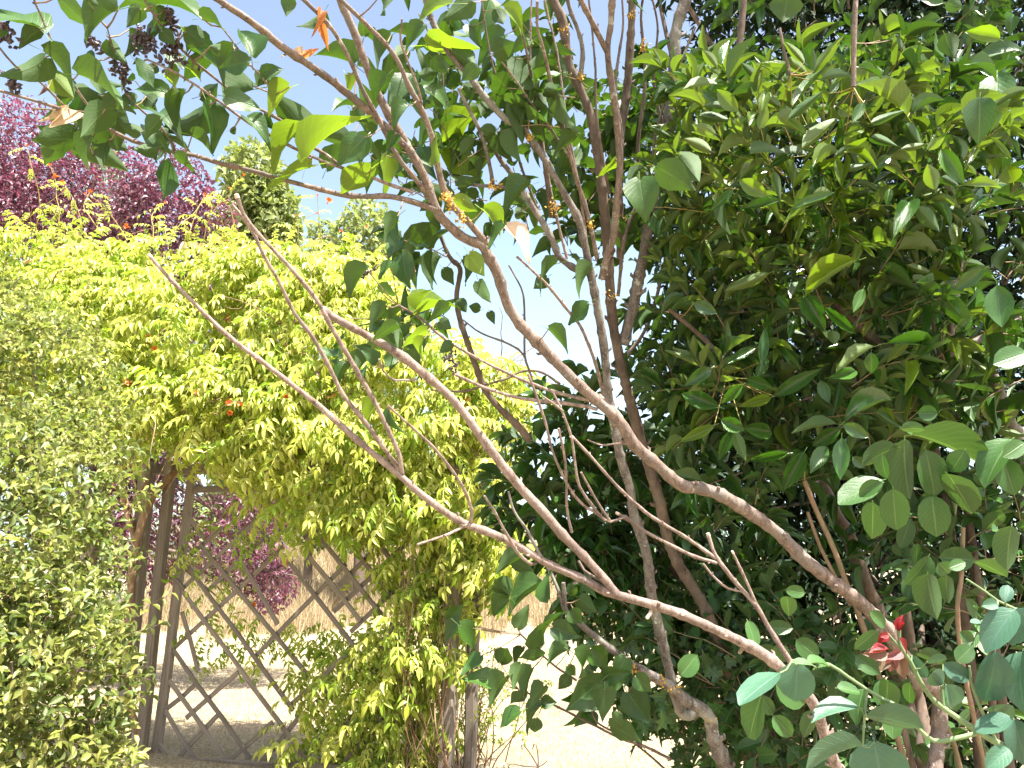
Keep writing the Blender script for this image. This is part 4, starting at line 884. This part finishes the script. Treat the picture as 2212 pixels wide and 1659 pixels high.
traced(LP, LT, 2, [(565, 290, 885, 350, 150, 'lilac_sunlit'), (660, 880, 895, 675, 135, 'lilac_sunlit'), (620, 1040, 600, 850, 90, 'lilac_sunlit'), (660, 980, 885, 1165, 150, 'lilac_sunlit'), (150, 890, -20, 1060, 180), (200, 1080, 15, 1290, 150, 'lilac_sunlit'), (300, 1000, 255, 1260, 130, 'lilac_sunlit'), (325, 230, 175, 385, 120), (420, 360, 290, 560, 130),
    (470, 490, 310, 660, 130), (300, 490, 200, 650, 110), (435, 680, 330, 800, 100), (520, 560, 760, 640, 100), (1055, 225, 855, 320, 110), (990, 340, 1130, 268, 150), (1130, 375, 1190, 585, 125), (1210, 640, 1105, 900, 150), (1060, 60, 1245, 185, 110, 'lilac_sunlit'), (850, 10, 665, 120, 150),
    (960, -10, 920, 205, 160), (260, -30, 330, 120, 110), (720, 20, 445, 100, 80, 'lilac_sunlit'), (830, 165, 905, 275, 110), (535, 165, 405, 285, 110), (1520, 870, 1335, 995, 100), (1800, 1040, 1640, 1130, 80, 'lilac_sunlit'), (730, 1290, 885, 1345, 110, 'lilac_sunlit'), (920, 1350, 1060, 1500, 110, 'lilac_sunlit'),
    (1215, 1195, 1025, 1335, 90), (1070, 1450, 1250, 1640, 110, 'straw_leaf'), (635, 1490, 375, 1645, 120), (370, 1390, 250, 1540, 100), (1470, 480, 1390, 605, 90), (1050, 1435, 975, 1620, 90), (80, 710, 180, 790, 90), (40, 480, 80, 590, 60, 'lilac_sunlit'), (520, 480, 640, 450, 80), (700, 440, 560, 500, 110),
    (790, 560, 900, 640, 110), (880, 430, 780, 520, 110), (650, 520, 540, 620, 110), (870, 900, 720, 940, 110), (1000, 60, 1060, 170, 100), (600, 380, 700, 470, 110), (900, 1000, 830, 1090, 90), (760, 1200, 870, 1130, 90), (1130, 1370, 1200, 1370, 80), (1260, 600, 1330, 690, 90), (350, 870, 300, 960, 90), (720, 330, 890, 430, 140), (440, 330, 320, 370, 110)], 'heart', 'lilac', dj=.07)
traced(LP, LT, 2, [(1930, 1160, 1965, 1400, 230), (2050, 1080, 2290, 1220, 190), (2180, 1000, 2320, 1180, 180)], 'heart', 'lilac', d=1.45)
traced(LP, LT, 3, [(690, -20, 660, 155, 210)], 'heart', 'lilac', d=1.5, pet=False)
traced(LP, LT, 5, [(175, 85, 25, 245, 95), (330, 40, 260, 170, 80), (400, -10, 430, 205, 130), (520, 0, 410, 160, 90), (645, 10, 545, 195, 80), (665, 85, 735, 185, 80), (785, 25, 850, 190, 70), (890, 165, 965, 305, 100), (830, -10, 930, 135, 130, 'lilac_sunlit'), (1390, 50, 1200, 155, 90), (1330, 140, 1240, 215, 100),
    (1620, 80, 1465, 220, 70), (485, 375, 722, 255, 110, 'lilac_sunlit'), (500, 340, 560, 200, 80, 'lilac_sunlit'), (295, 320, 145, 490, 100), (400, 345, 245, 425, 70), (700, 320, 560, 400, 90), (1590, 310, 1460, 440, 100), (560, 480, 395, 575, 90, 'lilac_sunlit'), (540, 530, 480, 670, 70, 'lilac_sunlit'), (720, 560, 630, 625, 80), (750, 300, 850, 350, 80),
    (360, 440, 200, 540, 100), (1340, 470, 1490, 580, 100), (250, 945, 140, 1080, 90, 'lilac_sunlit'), (320, 985, 355, 1145, 70), (300, 430, 380, 560, 110), (200, 600, 60, 720, 110), (340, 640, 290, 720, 90), (200, 700, 120, 560, 90), (960, 360, 990, 430, 60), (900, 340, 820, 320, 70), (640, 420, 720, 470, 90), (250, 220, 380, 230, 80)], 'heart', 'lilac', dj=.08)
traced(LP, LT, 8, [(1090, 540, 985, 405, 150), (1290, 480, 1055, 605, 110), (1085, 565, 955, 665, 120), (1140, 745, 1220, 600, 110), (1310, 850, 1265, 590, 130), (1370, 740, 1545, 810, 140), (700, 690, 795, 590, 100), (775, 720, 635, 835, 110), (770, 730, 900, 885, 130), (1030, 970, 1085, 850, 130), (1170, 870, 1110, 970, 70),
    (1310, 920, 1150, 960, 60), (1465, 890, 1305, 955, 80), (905, 925, 785, 1065, 100), (995, 1080, 775, 1090, 140), (1060, 1060, 950, 1180, 110), (1165, 980, 1095, 1130, 100), (1235, 1005, 1140, 1165, 90), (1685, 1085, 1435, 1265, 200), (1710, 1085, 1865, 1030, 160), (1700, 1140, 1690, 1325, 160), (1850, 1160, 1995, 1365, 190),
    (1465, 990, 1520, 1060, 70), (1475, 1055, 1400, 1145, 90), (1300, 1220, 1395, 1225, 90), (1310, 1120, 1215, 1220, 100), (1155, 1280, 1005, 1370, 90), (1295, 1245, 1140, 1390, 90), (1260, 1330, 1250, 1445, 95), (1180, 1170, 1095, 1250, 80), (1760, 1380, 1935, 1470, 110), (1510, 910, 1660, 1050, 140), (1345, 560, 1280, 355, 110), (1145, 285, 1005, 345, 90),
    (1110, 320, 1245, 375, 90), (1460, 520, 1540, 470, 80), (1540, 560, 1640, 640, 120), (1620, 880, 1720, 1010, 140), (1840, 940, 1760, 1080, 130), (1900, 1060, 2010, 1160, 120), (1480, 640, 1560, 720, 110), (1750, 1320, 1840, 1390, 110)], 'heart', 'lilac', d=1.95, dj=.06)
traced(LP, LT, 1, [(1940, 360, 2050, 310, 80, 'dead'), (1940, 365, 1815, 260, 60, 'straw_leaf'), (2060, 150, 2110, 320, 110, 'dead'), (2040, 70, 2075, 200, 70, 'dead'), (380, 680, 350, 820, 60, 'straw_leaf'), (400, 690, 440, 800, 60, 'straw_leaf'), (390, 690, 385, 850, 60, 'straw_leaf'), (300, 560, 240, 620, 90, 'bronze_leaf')], 'curl', 'dead', pet=False, dj=.01)
# fill: leafy twigs along the upper branches
def lilac_fill(n, box, d, size=.075, mats='lilac', pairs=3):
    for k in range(n):
        px, py = rng.uniform(box[0], box[2]), rng.uniform(box[1], box[3]); dd = rng.uniform(*d)
        p = P(px, py, dd); v = nrm(np.array([rng.normal() * .8 - .2, rng.normal() * .5, .7 + rng.normal() * .4]))
        spray(LP, LT, p - v * .1, v, rng.uniform(.12, .24), pairs, size, .72, 'heart', mats, 65, .7, .0018, 1, .8)
lilac_fill(34, (860, 60, 1200, 480), (1.8, 2.5))
lilac_fill(40, (1180, 120, 1440, 560), (2.2, 2.8))
lilac_fill(7, (740, 480, 1000, 760), (1.8, 2.3))
lilac_fill(6, (120, 60, 520, 300), (1.25, 1.4), .07, pairs=2)
lilac_fill(4, (640, 80, 900, 420), (1.6, 2.0), .07, pairs=2)
lilac_fill(8, (1250, 1330, 1560, 1560), (2.2, 2.5), .075, pairs=2)
lilac_fill(12, (850, -260, 1500, 0), (1.9, 2.5))

LT.build('twigs', M['twig'], lilac, stuff=True)
# dried seed heads
def seed_head(cx, cy, ex, ey, t, width, n=46):
    (bu, bv), (tu_, tv) = Z(t, cx, cy), Z(t, ex, ey); dep = near_branch(bu, bv)[1]
    a, b = P(bu, bv, dep), P(tu_, tv, dep - .02); g = Geo(); tube(g, [a, (a + b) / 2 + rng.normal(size=3) * .003, b], [.0015, .0012, .0008], 4)
    for k in range(n):
        s = rng.random(); c = a + (b - a) * s + rng.normal(size=3) * width * .336 * dep / FPX * (1 - .6 * s) * .45
        ax = rdir(); x = nrm(np.cross(ax, rdir())); y = np.cross(ax, x); L_, R_ = .0062 * rng.uniform(.7, 1.3), .0030
        g.add([c - ax * L_, c + x * R_, c + y * R_, c - x * R_, c - y * R_, c + ax * L_], [[0, 2, 1], [0, 3, 2], [0, 4, 3], [0, 1, 4], [5, 1, 2], [5, 2, 3], [5, 3, 4], [5, 4, 1]])
    g.build('seed_head', M['seed'], lilac, smooth=False, stuff=True)
seed_head(1000, 340, 880, 210, 1, 150, 80); seed_head(1140, 380, 1100, 270, 1, 120, 60); seed_head(1130, 230, 1075, 60, 1, 60, 40); seed_head(630, 320, 570, 220, 1, 60, 26)
seed_head(800, 560, 790, 390, 1, 60, 36); seed_head(100, 600, 60, 470, 1, 70, 40); seed_head(740, 470, 720, 350, 1, 60, 24); seed_head(60, 280, 40, 150, 1, 60, 26); seed_head(700, 620, 740, 740, 5, 70, 34); seed_head(130, 130, 190, 100, 5, 60, 26)
# orange lichen on the old wood
def lichen(t, x, y, size, n=40):
    u, v = Z(t, x, y); dist, dep, w = near_branch(u, v); g = Geo()
    for k in range(n):
        c = w + rng.normal(size=3) * size * .336 * dep / FPX * .55 + (CAM - w) / np.linalg.norm(CAM - w) * .010
        ax = nrm(rdir() + nrm(CAM - w) * .6); x_ = nrm(np.cross(ax, rdir())); y_ = np.cross(ax, x_); r = .0035 * rng.uniform(.5, 1.4)
        g.add([c + x_ * r, c + (-.5 * x_ + .87 * y_) * r, c + (-.5 * x_ - .87 * y_) * r, c + ax * r * .9], [[0, 1, 3], [1, 2, 3], [2, 0, 3], [0, 2, 1]])
    g.build('lichen_patch', M['lichen'], lilac, smooth=False, stuff=True)
for q in ((2, 1450, 340, 36), (2, 1440, 200, 30), (2, 1580, 475, 26), (2, 1370, 1330, 40), (2, 720, 1310, 50), (2, 790, 1390, 40), (2, 660, 1270, 30), (8, 1890, 980, 34), (8, 2090, 1070, 34), (8, 2170, 1120, 34), (2, 1650, 1440, 34), (2, 1830, 1395, 30), (2, 980, 1190, 36), (2, 1230, 860, 20), (5, 1720, 260, 40), (9, 150, 1340, 30), (2, 1980, 290, 34), (2, 1870, 100, 26)): lichen(*q)

# ------------------------------------------------------------------ evergreen shrub, right
EB = np.array([1.45, 2.5, 0.0])
ever = thing('evergreen_shrub', 'dense glossy evergreen shrub with pointed leaves filling the right half', 'shrub', EB)
EP = Plant(ever, 300); ET = Geo(); ETY = Geo()
BR_L = BR; BR = []
def stem(t, pts, r, d, d1=None, mat='bark_dark', root=True):
    q = [Z(t, *p) for p in pts]; n = len(q)
    w = [P(a, b, d + ((d1 or d) - d) * i / (n - 1)) for i, (a, b) in enumerate(q)]
    rad = [r * .336 * d / FPX * .5 * (1 - .2 * i / n) for i in range(n)]
    if root: w = [EB + [rng.normal() * .12, rng.normal() * .1, 0], EB * .4 + w[0] * .6 + [0, 0, -.1]] + w; rad = [rad[0] * 1.2, rad[0] * 1.1] + rad
    p, r_ = catmull(w, rad, .03); g = Geo(); tube(g, p, r_, 8, .04); g.build('stem', M[mat], ever)
    uu, vv, dd = proj(p); BR.append((np.stack([uu, vv], -1), dd, p))
stem(6, [(1280, 460), (1220, 300), (1170, 120), (1150, 0), (1140, -150)], 50, 2.3, root=False)
stem(6, [(300, 760), (240, 620), (150, 530), (0, 400), (-120, 300)], 34, 2.2, root=False)
stem(6, [(1590, 980), (1560, 800), (1440, 660), (1270, 560), (1000, 300)], 60, 2.3)
stem(6, [(1775, 1110), (1770, 1000), (1720, 800), (1680, 650), (1640, 460), (1620, 190), (1600, 0)], 40, 2.2)
stem(6, [(2200, 1300), (2130, 1100), (2100, 1000), (2030, 830), (1970, 650), (1980, 540), (2000, 300)], 75, 2.3, mat='bark_grey')
stem(6, [(1700, 650), (1900, 550), (2212, 400), (2400, 320)], 50, 2.1, mat='bark_grey', root=False)
stem(6, [(1700, 700), (1740, 480), (1780, 200), (1800, 0)], 50, 2.4, root=False)
stem(9, [(1190, 780), (1080, 490), (990, 240), (880, 0), (800, -200)], 36, 2.1, mat='twig')
stem(9, [(1010, 440), (900, 220), (820, 0)], 24, 2.2, mat='twig', root=False)
stem(9, [(1290, 700), (1200, 500), (1100, 200), (990, 0), (900, -200)], 100, 2.7)
stem(9, [(340, 950), (300, 850), (200, 600), (0, 400), (-120, 200), (-160, -100)], 95, 2.8)
stem(9, [(1800, 860), (1810, 390), (1820, 100)], 30, 1.9, mat='twig')
stem(9, [(2000, 700), (1960, 600), (1880, 340), (1840, 60)], 60, 2.2)
stem(9, [(1500, 1640), (1440, 1400), (1350, 1200)], 40, 2.0)
stem(9, [(1550, 1300), (1500, 1100), (1480, 900), (1440, 600)], 90, 2.9)
stem(9, [(1800, 1640), (1700, 1350), (1600, 1100)], 30, 2.0, mat='twig')
stem(3, [(1115, 560), (1120, 200), (1130, 0), (1140, -120)], 34, 1.7, mat='bark', root=False)
stem(3, [(710, 480), (670, 330), (640, 180)], 20, 1.7, mat='bark', root=False)
stem(3, [(340, 600), (380, 300), (410, 0)], 50, 2.5, root=False)
stem(3, [(620, 1646), (630, 1300), (640, 1000)], 50, 2.3, root=False)
stem(3, [(1200, 1646), (1190, 1400), (1150, 1300)], 60, 2.2, root=False)
# traced sprays in the sunlit top and the middle
traced(EP, ETY, 3, [(240, 430, 140, 320, 80, 'evergreen_sunlit'), (270, 420, 330, 220, 70), (310, 510, 450, 220, 50), (800, 400, 665, 265, 70, 'evergreen_sunlit'), (820, 470, 660, 370, 95, 'evergreen_sunlit'), (850, 470, 1040, 240, 85, 'evergreen_sunlit'), (720, 680, 985, 415, 65), (700, 760, 910, 590, 75), (520, 540, 390, 400, 80), (650, 690, 420, 540, 90, 'evergreen_sunlit'),
    (240, 540, 0, 560, 70, 'evergreen_sunlit'), (370, 720, 240, 580, 115, 'evergreen_sunlit'), (510, 830, 560, 680, 85, 'evergreen_sunlit'), (230, 860, 80, 800, 85, 'evergreen_sunlit'), (200, 970, 30, 890, 95, 'evergreen_sunlit'), (780, 960, 1030, 760, 95, 'evergreen_sunlit'), (1190, 760, 1330, 580, 75, 'evergreen_sunlit'), (1460, 740, 1180, 480, 60, 'evergreen_sunlit'), (1490, 730, 1690, 580, 45), (1230, 790, 1420, 720, 65), (1060, 860, 1200, 820, 60, 'evergreen_sunlit'), (1400, 940, 1200, 870, 75),
    (1590, 960, 1700, 880, 75, 'evergreen_sunlit'), (1420, 960, 1590, 925, 55, 'evergreen_sunlit'), (1680, 960, 1820, 1180, 125), (1640, 1220, 1590, 1050, 115, 'evergreen_sunlit'), (1800, 1200, 1660, 1130, 70), (1820, 1190, 2100, 1190, 90, 'evergreen_sunlit'), (1850, 1370, 1990, 1200, 95), (560, 1260, 370, 1150, 120, 'evergreen_sunlit'), (970, 1240, 850, 1240, 95, 'evergreen_sunlit'), (1370, 1530, 1500, 1250, 145), (1530, 1330, 1660, 1480, 115),
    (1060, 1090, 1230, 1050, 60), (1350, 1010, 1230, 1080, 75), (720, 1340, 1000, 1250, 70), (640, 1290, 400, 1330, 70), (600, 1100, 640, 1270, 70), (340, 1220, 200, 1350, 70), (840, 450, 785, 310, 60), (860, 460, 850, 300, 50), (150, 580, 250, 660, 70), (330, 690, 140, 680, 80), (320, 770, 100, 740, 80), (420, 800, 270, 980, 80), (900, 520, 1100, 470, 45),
    (1130, 430, 1320, 480, 50), (450, 990, 650, 960, 60), (820, 1000, 600, 970, 60), (1180, 660, 1100, 800, 80), (520, 720, 560, 560, 80, 'evergreen_sunlit'), (640, 760, 720, 700, 90, 'evergreen_sunlit'), (1020, 690, 1110, 740, 90, 'evergreen_sunlit'), (960, 600, 1020, 530, 60), (690, 1000, 560, 1080, 60), (1000, 1000, 1120, 930, 60), (1450, 800, 1560, 950, 90), (1330, 1330, 1350, 1200, 60)], 'lance', 'evergreen', d=1.75, dj=.08, lim=110)
traced(EP, ET, 3, [(1930, 630, 1920, 915, 190), (1860, 580, 1770, 740, 100), (2140, 1170, 2100, 1060, 130, 'lilac_sunlit'), (1700, 220, 1760, 370, 125), (1290, 260, 1350, 380, 85), (1350, 260, 1460, 360, 85), (1670, 120, 1515, 215, 70), (2050, 250, 1840, 190, 95, 'lilac_sunlit'), (2190, 330, 1895, 330, 60), (2040, 480, 2040, 745, 200), (2140, 110, 2120, 220, 80), (1690, 20, 1540, -10, 60), (1710, 20, 1820, 50, 90), (1870, 410, 2090, 450, 40), (1500, 420, 1540, 570, 110)], 'ovate', 'shade', d=1.95, dj=.1, lim=110)
traced(EP, ETY, 6, [(570, 110, 295, 220, 95, 'evergreen_sunlit'), (1140, 30, 780, 230, 95, 'evergreen_sunlit'), (2040, 190, 2070, 465, 195), (1960, 80, 1760, 220, 115), (800, 250, 930, 480, 155), (930, 330, 1135, 505, 85), (1330, 560, 1685, 545, 105), (1250, 580, 955, 745, 85, 'evergreen_sunlit'), (960, 780, 1155, 735, 95), (600, 900, 915, 720, 110), (580, 910, 385, 965, 85, 'evergreen_sunlit'), (250, 970, 0, 880, 135),
    (1060, 1060, 1375, 838, 115), (1050, 1080, 1210, 1165, 105), (1030, 1110, 845, 1225, 115), (1010, 1080, 690, 1110, 85), (1040, 1170, 1030, 1445, 125), (940, 1220, 830, 1405, 115), (800, 1260, 665, 1505, 135), (690, 1270, 435, 1315, 75), (265, 1050, 415, 1125, 115), (400, 1100, 610, 1140, 125), (220, 1090, 0, 1195, 85, 'evergreen_sunlit'), (1270, 1010, 1420, 1105, 65),
    (520, 700, 540, 470, 75), (700, 530, 740, 360, 70), (1110, 1290, 1190, 1365, 80), (430, 790, 595, 850, 95), (400, 830, 265, 950, 85), (1460, 60, 1640, 120, 60, 'evergreen_sunlit'), (1230, 620, 1230, 760, 100), (1600, 590, 1530, 640, 90), (330, 1130, 250, 1310, 90), (350, 1130, 420, 1310, 90), (1180, 210, 1110, 370, 80), (700, 340, 620, 250, 80), (1900, 220, 1810, 380, 60), (1870, 400, 1780, 490, 90), (980, 480, 1000, 570, 90), (200, 720, 30, 830, 100), (900, 800, 960, 950, 90), (560, 660, 480, 800, 80), (90, 300, 240, 370, 100)], 'lance', 'evergreen', d=1.85, dj=.08, lim=120)
traced(EP, ET, 6, [(1420, 1110, 1575, 1100, 75), (1490, 1150, 1955, 1235, 145), (1440, 1180, 1440, 1545, 175), (1580, 1250, 1650, 1555, 175), (1400, 1230, 1160, 1310, 105), (1370, 1500, 1390, 1765, 175), (1300, 1440, 1015, 1585, 145), (1300, 1460, 1140, 1535, 95), (2130, 1180, 1925, 1435, 165), (1720, 1400, 1885, 1645, 155), (1620, 1540, 1650, 1805, 185), (2080, 1300, 2150, 1535, 155), (1300, 1275, 1310, 1435, 85), (1530, 1010, 1660, 1010, 100), (2212, 1200, 2080, 1290, 110),
    (2160, 690, 2060, 715, 60), (2230, 620, 2020, 690, 140), (1830, 1250, 1740, 1390, 130)], 'oval', 'shade', d=1.25, dj=.04, lim=100)
traced(EP, ET, 9, [(1240, -60, 1240, 165, 145), (1600, 285, 1480, 485, 115), (1590, 400, 1610, 650, 155), (1710, 415, 1710, 560, 100), (1730, 360, 1835, 320, 75), (1890, 310, 1670, 290, 150), (1900, 320, 2100, 390, 70), (1660, 330, 1740, 400, 110), (2130, 90, 2085, 360, 150), (750, 820, 890, 940, 125), (435, 700, 495, 875, 85), (1265, 765, 1125, 885, 95), (1130, 925, 1285, 1040, 105), (1330, 1085, 1340, 1265, 125), (1010, 1130, 1165, 1150, 75),
    (5, 1050, 110, 920, 125), (530, 1160, 430, 1455, 155), (620, 1100, 825, 1235, 175), (600, 1310, 725, 1450, 110), (880, 1280, 790, 1435, 100), (520, 1180, 600, 1310, 90), (1530, 910, 1700, 950, 80), (1780, 960, 1880, 860, 110), (1480, 1100, 1470, 1230, 70), (1800, 770, 1890, 830, 70), (1320, 1080, 1270, 1240, 100), (1360, 1250, 1370, 1460, 120), (1180, 1140, 1110, 1350, 110), (700, 670, 690, 520, 100), (560, 750, 720, 740, 90), (680, 860, 620, 960, 110), (1220, 640, 1330, 740, 80), (1720, 1130, 1780, 1280, 110), (800, 520, 680, 500, 80)], 'oval', 'shade', d=1.65, dj=.08, lim=100)
# leafy sprays through the whole crown
def ever_fill(n, blob, size, kind='lance', mat='evergreen', lw=.36, pairs=4, yellow=False, lo=.3):
    p, u, k = blob.sample(lo, n)
    for q, uu in zip(p, u):
        px, py, dd = proj(q)
        if dd < 1.15: continue
        d = nrm(uu * .8 + np.array([-.1, -.25, .45]) + rng.normal(size=3) * .4)
        spray(EP, ETY if yellow else ET, q - d * .08, d, rng.uniform(.14, .26), pairs, size, lw, kind, mat, 52, .35, .002, 2, .9)
ever_fill(110, Blob(1750, 370, 2.1, (.40, .3, .26)), .088, mat=['evergreen_sunlit', 'evergreen_sunlit', 'evergreen'], lw=.22, yellow=True)
ever_fill(130, Blob(1760, 720, 2.3, (.50, .35, .46)), .095, lw=.24, mat=['evergreen', 'evergreen', 'evergreen_sunlit'])
ever_fill(80, Blob(2080, 560, 2.25, (.38, .35, .56)), .10, mat=['evergreen', 'evergreen', 'evergreen_sunlit'], lw=.26)
ever_fill(50, Blob(1560, 900, 2.45, (.30, .25, .36)), .098, lw=.29)
ever_fill(24, Blob(1900, 1000, 2.5, (.5, .3, .25)), .095, lw=.32)
ever_fill(100, Blob(1290, 1080, 2.9, (.30, .25, .40)), .10, lw=.3)
ever_fill(50, Blob(1400, 1250, 3.0, (.3, .25, .35)), .10, lw=.3)
ever_fill(70, Blob(1780, 1560, 2.9, (.6, .3, .3)), .08, 'oval', 'shade', .55, 3)
ever_fill(40, Blob(1500, 330, 2.7, (.24, .25, .45)), .09, lw=.3)
ever_fill(70, Blob(1950, 70, 2.8, (.75, .3, .46)), .095, 'ovate', 'evergreen', .42)
ever_fill(44, Blob(2150, 1300, 2.1, (.28, .25, .35)), .075, 'oval', 'shade', .55, 3)
ever_fill(34, Blob(1750, 1480, 2.3, (.45, .25, .25)), .075, 'oval', 'shade', .55, 3)
ever_fill(26, Blob(1550, 1230, 2.7, (.3, .2, .25)), .09, lw=.32)
ever_fill(24, Blob(2600, 1000, 2.3, (.25, .4, .7)), .09)
ET.build('twigs', M['twig'], ever, stuff=True); ETY.build('young_twigs', M['twig_yellow'], ever, stuff=True)

# ------------------------------------------------------------------ ivy under the shrubs
ib = P(1560, 829, 2.55); ib[2] = 0
ivy = thing('ivy', 'dark green lobed ivy climbing in the shade behind the old lichened trunk', 'ivy', ib)
IP = Plant(ivy, 300); g = Geo()
for px, py, d, r, n in ((1480, 1420, 2.5, (.22, .2, .25), 44), (1560, 1580, 2.4, (.30, .2, .22), 52), (1680, 1600, 2.3, (.25, .2, .2), 34), (1640, 1380, 2.6, (.2, .2, .2), 20), (1330, 1280, 2.6, (.15, .15, .25), 20)):
    p, u, k = Blob(px, py, d, r).sample(.3, n)
    for q, uu in zip(p, u):
        dr = nrm(uu * .5 + np.array([0, -.3, .5]) + rng.normal(size=3) * .5)
        spray(IP, g, q, dr, rng.uniform(.1, .2), 3, .05, .95, 'ivy', 'ivy', 75, .8, .0015, 1, .3, 3)
for k in range(6): tube(g, *catmull([ib + rng.normal(size=3) * [.1, .1, 0], P(1500 + 40 * k, 1700, 2.5), P(1450 + 50 * k, 1500 - 30 * k, 2.5)], [.006, .005, .003], .05), 5)
g.build('twigs', M['twig'], ivy, stuff=True)

# ------------------------------------------------------------------ young climber with blue green leaves, lower right corner
YB = np.array([1.15, 1.05, 0.0])
young = thing('young_climber', 'blue green oval leaved shoot with red young leaves in the lower right corner', 'climber', YB)
YP = Plant(young, 300); YG = Geo(); BR = []
def ystem(pts, r, d, world=None, t=9, name='stem'):
    w = [P(*Z(t, *p), d) for p in pts]
    rad = list(np.linspace(r, r * .6, len(w)) * .336 * d / FPX)
    if world is not None: w = [np.array(q) for q in world] + w; rad = [rad[0] * 1.1] * len(world) + rad
    p, rr = catmull(w, rad, .012); g = Geo(); tube(g, p, rr, 8, .02); g.build(name, M['stem_green'], young)
    uu, vv, dd = proj(p); BR.append((np.stack([uu, vv], -1), dd, p))
ystem([(2300, 1600), (2212, 1560), (2050, 1490), (1900, 1400), (1720, 1280), (1640, 1220)], 26, 1.0, world=[YB, YB + [-.05, 0, .5]])
ystem([(1900, 1425), (1750, 1460), (1630, 1470), (1520, 1380), (1420, 1260), (1300, 1200), (1200, 1140), (1080, 1060), (960, 980), (820, 965), (720, 955)], 15, .98)
ystem([(1200, 1150), (1190, 1280), (1180, 1400), (1175, 1510)], 10, .98)
ystem([(2030, 1470), (1940, 1280), (1870, 1090), (1860, 990)], 12, 1.0)
ystem([(1640, 1220), (1560, 1120), (1480, 960), (1410, 850), (1410, 740)], 16, 1.0)
ystem([(1440, 900), (1360, 810), (1335, 780)], 8, 1.0)
ystem([(2240, 680), (2150, 620), (2040, 570), (1960, 510), (1840, 430)], 10, 1.05)
ystem([(1690, 1240), (1680, 1120)], 12, 1.0)
traced(YP, YG, 9, [(760, 968, 735, 1222, 225), (640, 1035, 372, 1225, 105), (1165, 1270, 855, 1270, 85), (1200, 1310, 1550, 1352, 115), (1170, 1500, 765, 1582, 95), (1250, 1475, 1310, 1800, 345), (1690, 980, 1875, 1080, 115), (1690, 1110, 1600, 1020, 125), (1590, 960, 1712, 940, 45), (2030, 900, 1985, 1245, 195), (2150, 630, 1955, 870, 185), (2225, 620, 2115, 850, 155), (2200, 900, 2150, 1260, 165), (2140, 1330, 1890, 1400, 110), (2140, 1320, 1950, 1240, 100), (2150, 1330, 2230, 1640, 170), (2110, 1520, 1980, 1640, 120),
    (2090, 577, 2110, 463, 80), (2040, 590, 1950, 600, 70), (1935, 705, 1865, 705, 30), (1710, 1110, 1800, 1280, 120), (1490, 920, 1580, 1075, 90), (820, 965, 965, 960, 50, 'shade'), (960, 985, 850, 1005, 40, 'shade'), (860, 990, 720, 955, 30, 'shade')], 'oval', 'blue', d=.98, dj=.02, lim=60)
traced(YP, YG, 9, [(1410, 765, 1430, 655, 52, 'red_leaf'), (1405, 760, 1440, 690, 40, 'red_leaf'), (1340, 785, 1270, 835, 55, 'red_leaf'), (1340, 790, 1285, 800, 45, 'red_leaf'), (1410, 810, 1475, 915, 36, 'red_leaf'), (1325, 905, 1195, 925, 65, 'bronze_leaf'), (1345, 910, 1285, 1025, 85, 'bronze_leaf'), (1375, 910, 1345, 1040, 80, 'pink_leaf'), (1400, 915, 1445, 1080, 90, 'bronze_leaf'), (1390, 890, 1385, 1010, 60, 'pink_leaf'), (1420, 900, 1330, 945, 60, 'pink_leaf'), (1335, 880, 1220, 885, 40, 'red_leaf')], 'ovate', 'red_leaf', d=.97, dj=.008, pet=False)
YG.build('leaf_stalks', M['stem_green'], young, stuff=True)

# ------------------------------------------------------------------ thin wild shrub under the right post and a dry weed on the lawn
wp = G(1040, 1655)
wild = thing('wild_briar', 'thin stemmed briar with small leaves beside the right trellis post', 'shrub', wp)
WP = Plant(wild, 300); g = Geo()
for k in range(26):
    d = nrm(np.array([rng.normal() * .35 + .1, rng.normal() * .3, 1.0])); p0 = wp + [rng.normal() * .12 - .05, rng.normal() * .1, 0]; pts = [p0]
    for s in range(6): d = nrm(d + rng.normal(size=3) * .16); pts.append(pts[-1] + d * rng.uniform(.1, .19))
    p, r = catmull(pts, np.linspace(.0055, .002, 7), .05); tube(g, p, r, 5)
    for s in range(2, 7):
        spray(WP, g, pts[s], nrm(rdir() + [0, 0, .4]), .12, 3, .034, .6, 'small', 'vine_green', 60, .4, .0012, 1, .8, 3)
g.build('stems', M['bark_vine'], wild, stuff=True)
np_ = G(830, 1650); 
weed = thing('dry_weed', 'bare brown weed with hooked tips on the dry lawn', 'weed', G(1150, 1665))
w0 = G(1150, 1665)
def wpt(x, y): r = ray(*Z(8, x, y)); k = (w0[1] - CAM[1]) / r[1]; return CAM + r * k
for q in ([(1270, 1700), (1275, 1640), (1272, 1560), (1262, 1500), (1248, 1490), (1238, 1525)], [(1272, 1635), (1240, 1580), (1200, 1520), (1180, 1495), (1168, 1500), (1172, 1530)], [(1275, 1640), (1180, 1632), (1090, 1622), (1080, 1690)], [(1272, 1640), (1310, 1620), (1330, 1600)]):
    world_branch('stalk', [wpt(*p) for p in q], np.linspace(.006, .004, len(q)), M['bark_dark'], weed, 6, .03)

build_plants()
print('objects', len(bpy.data.objects), 'tris', sum(len(o.data.loop_triangles) if False else len(o.data.polygons) for o in bpy.data.objects if o.type == 'MESH'))
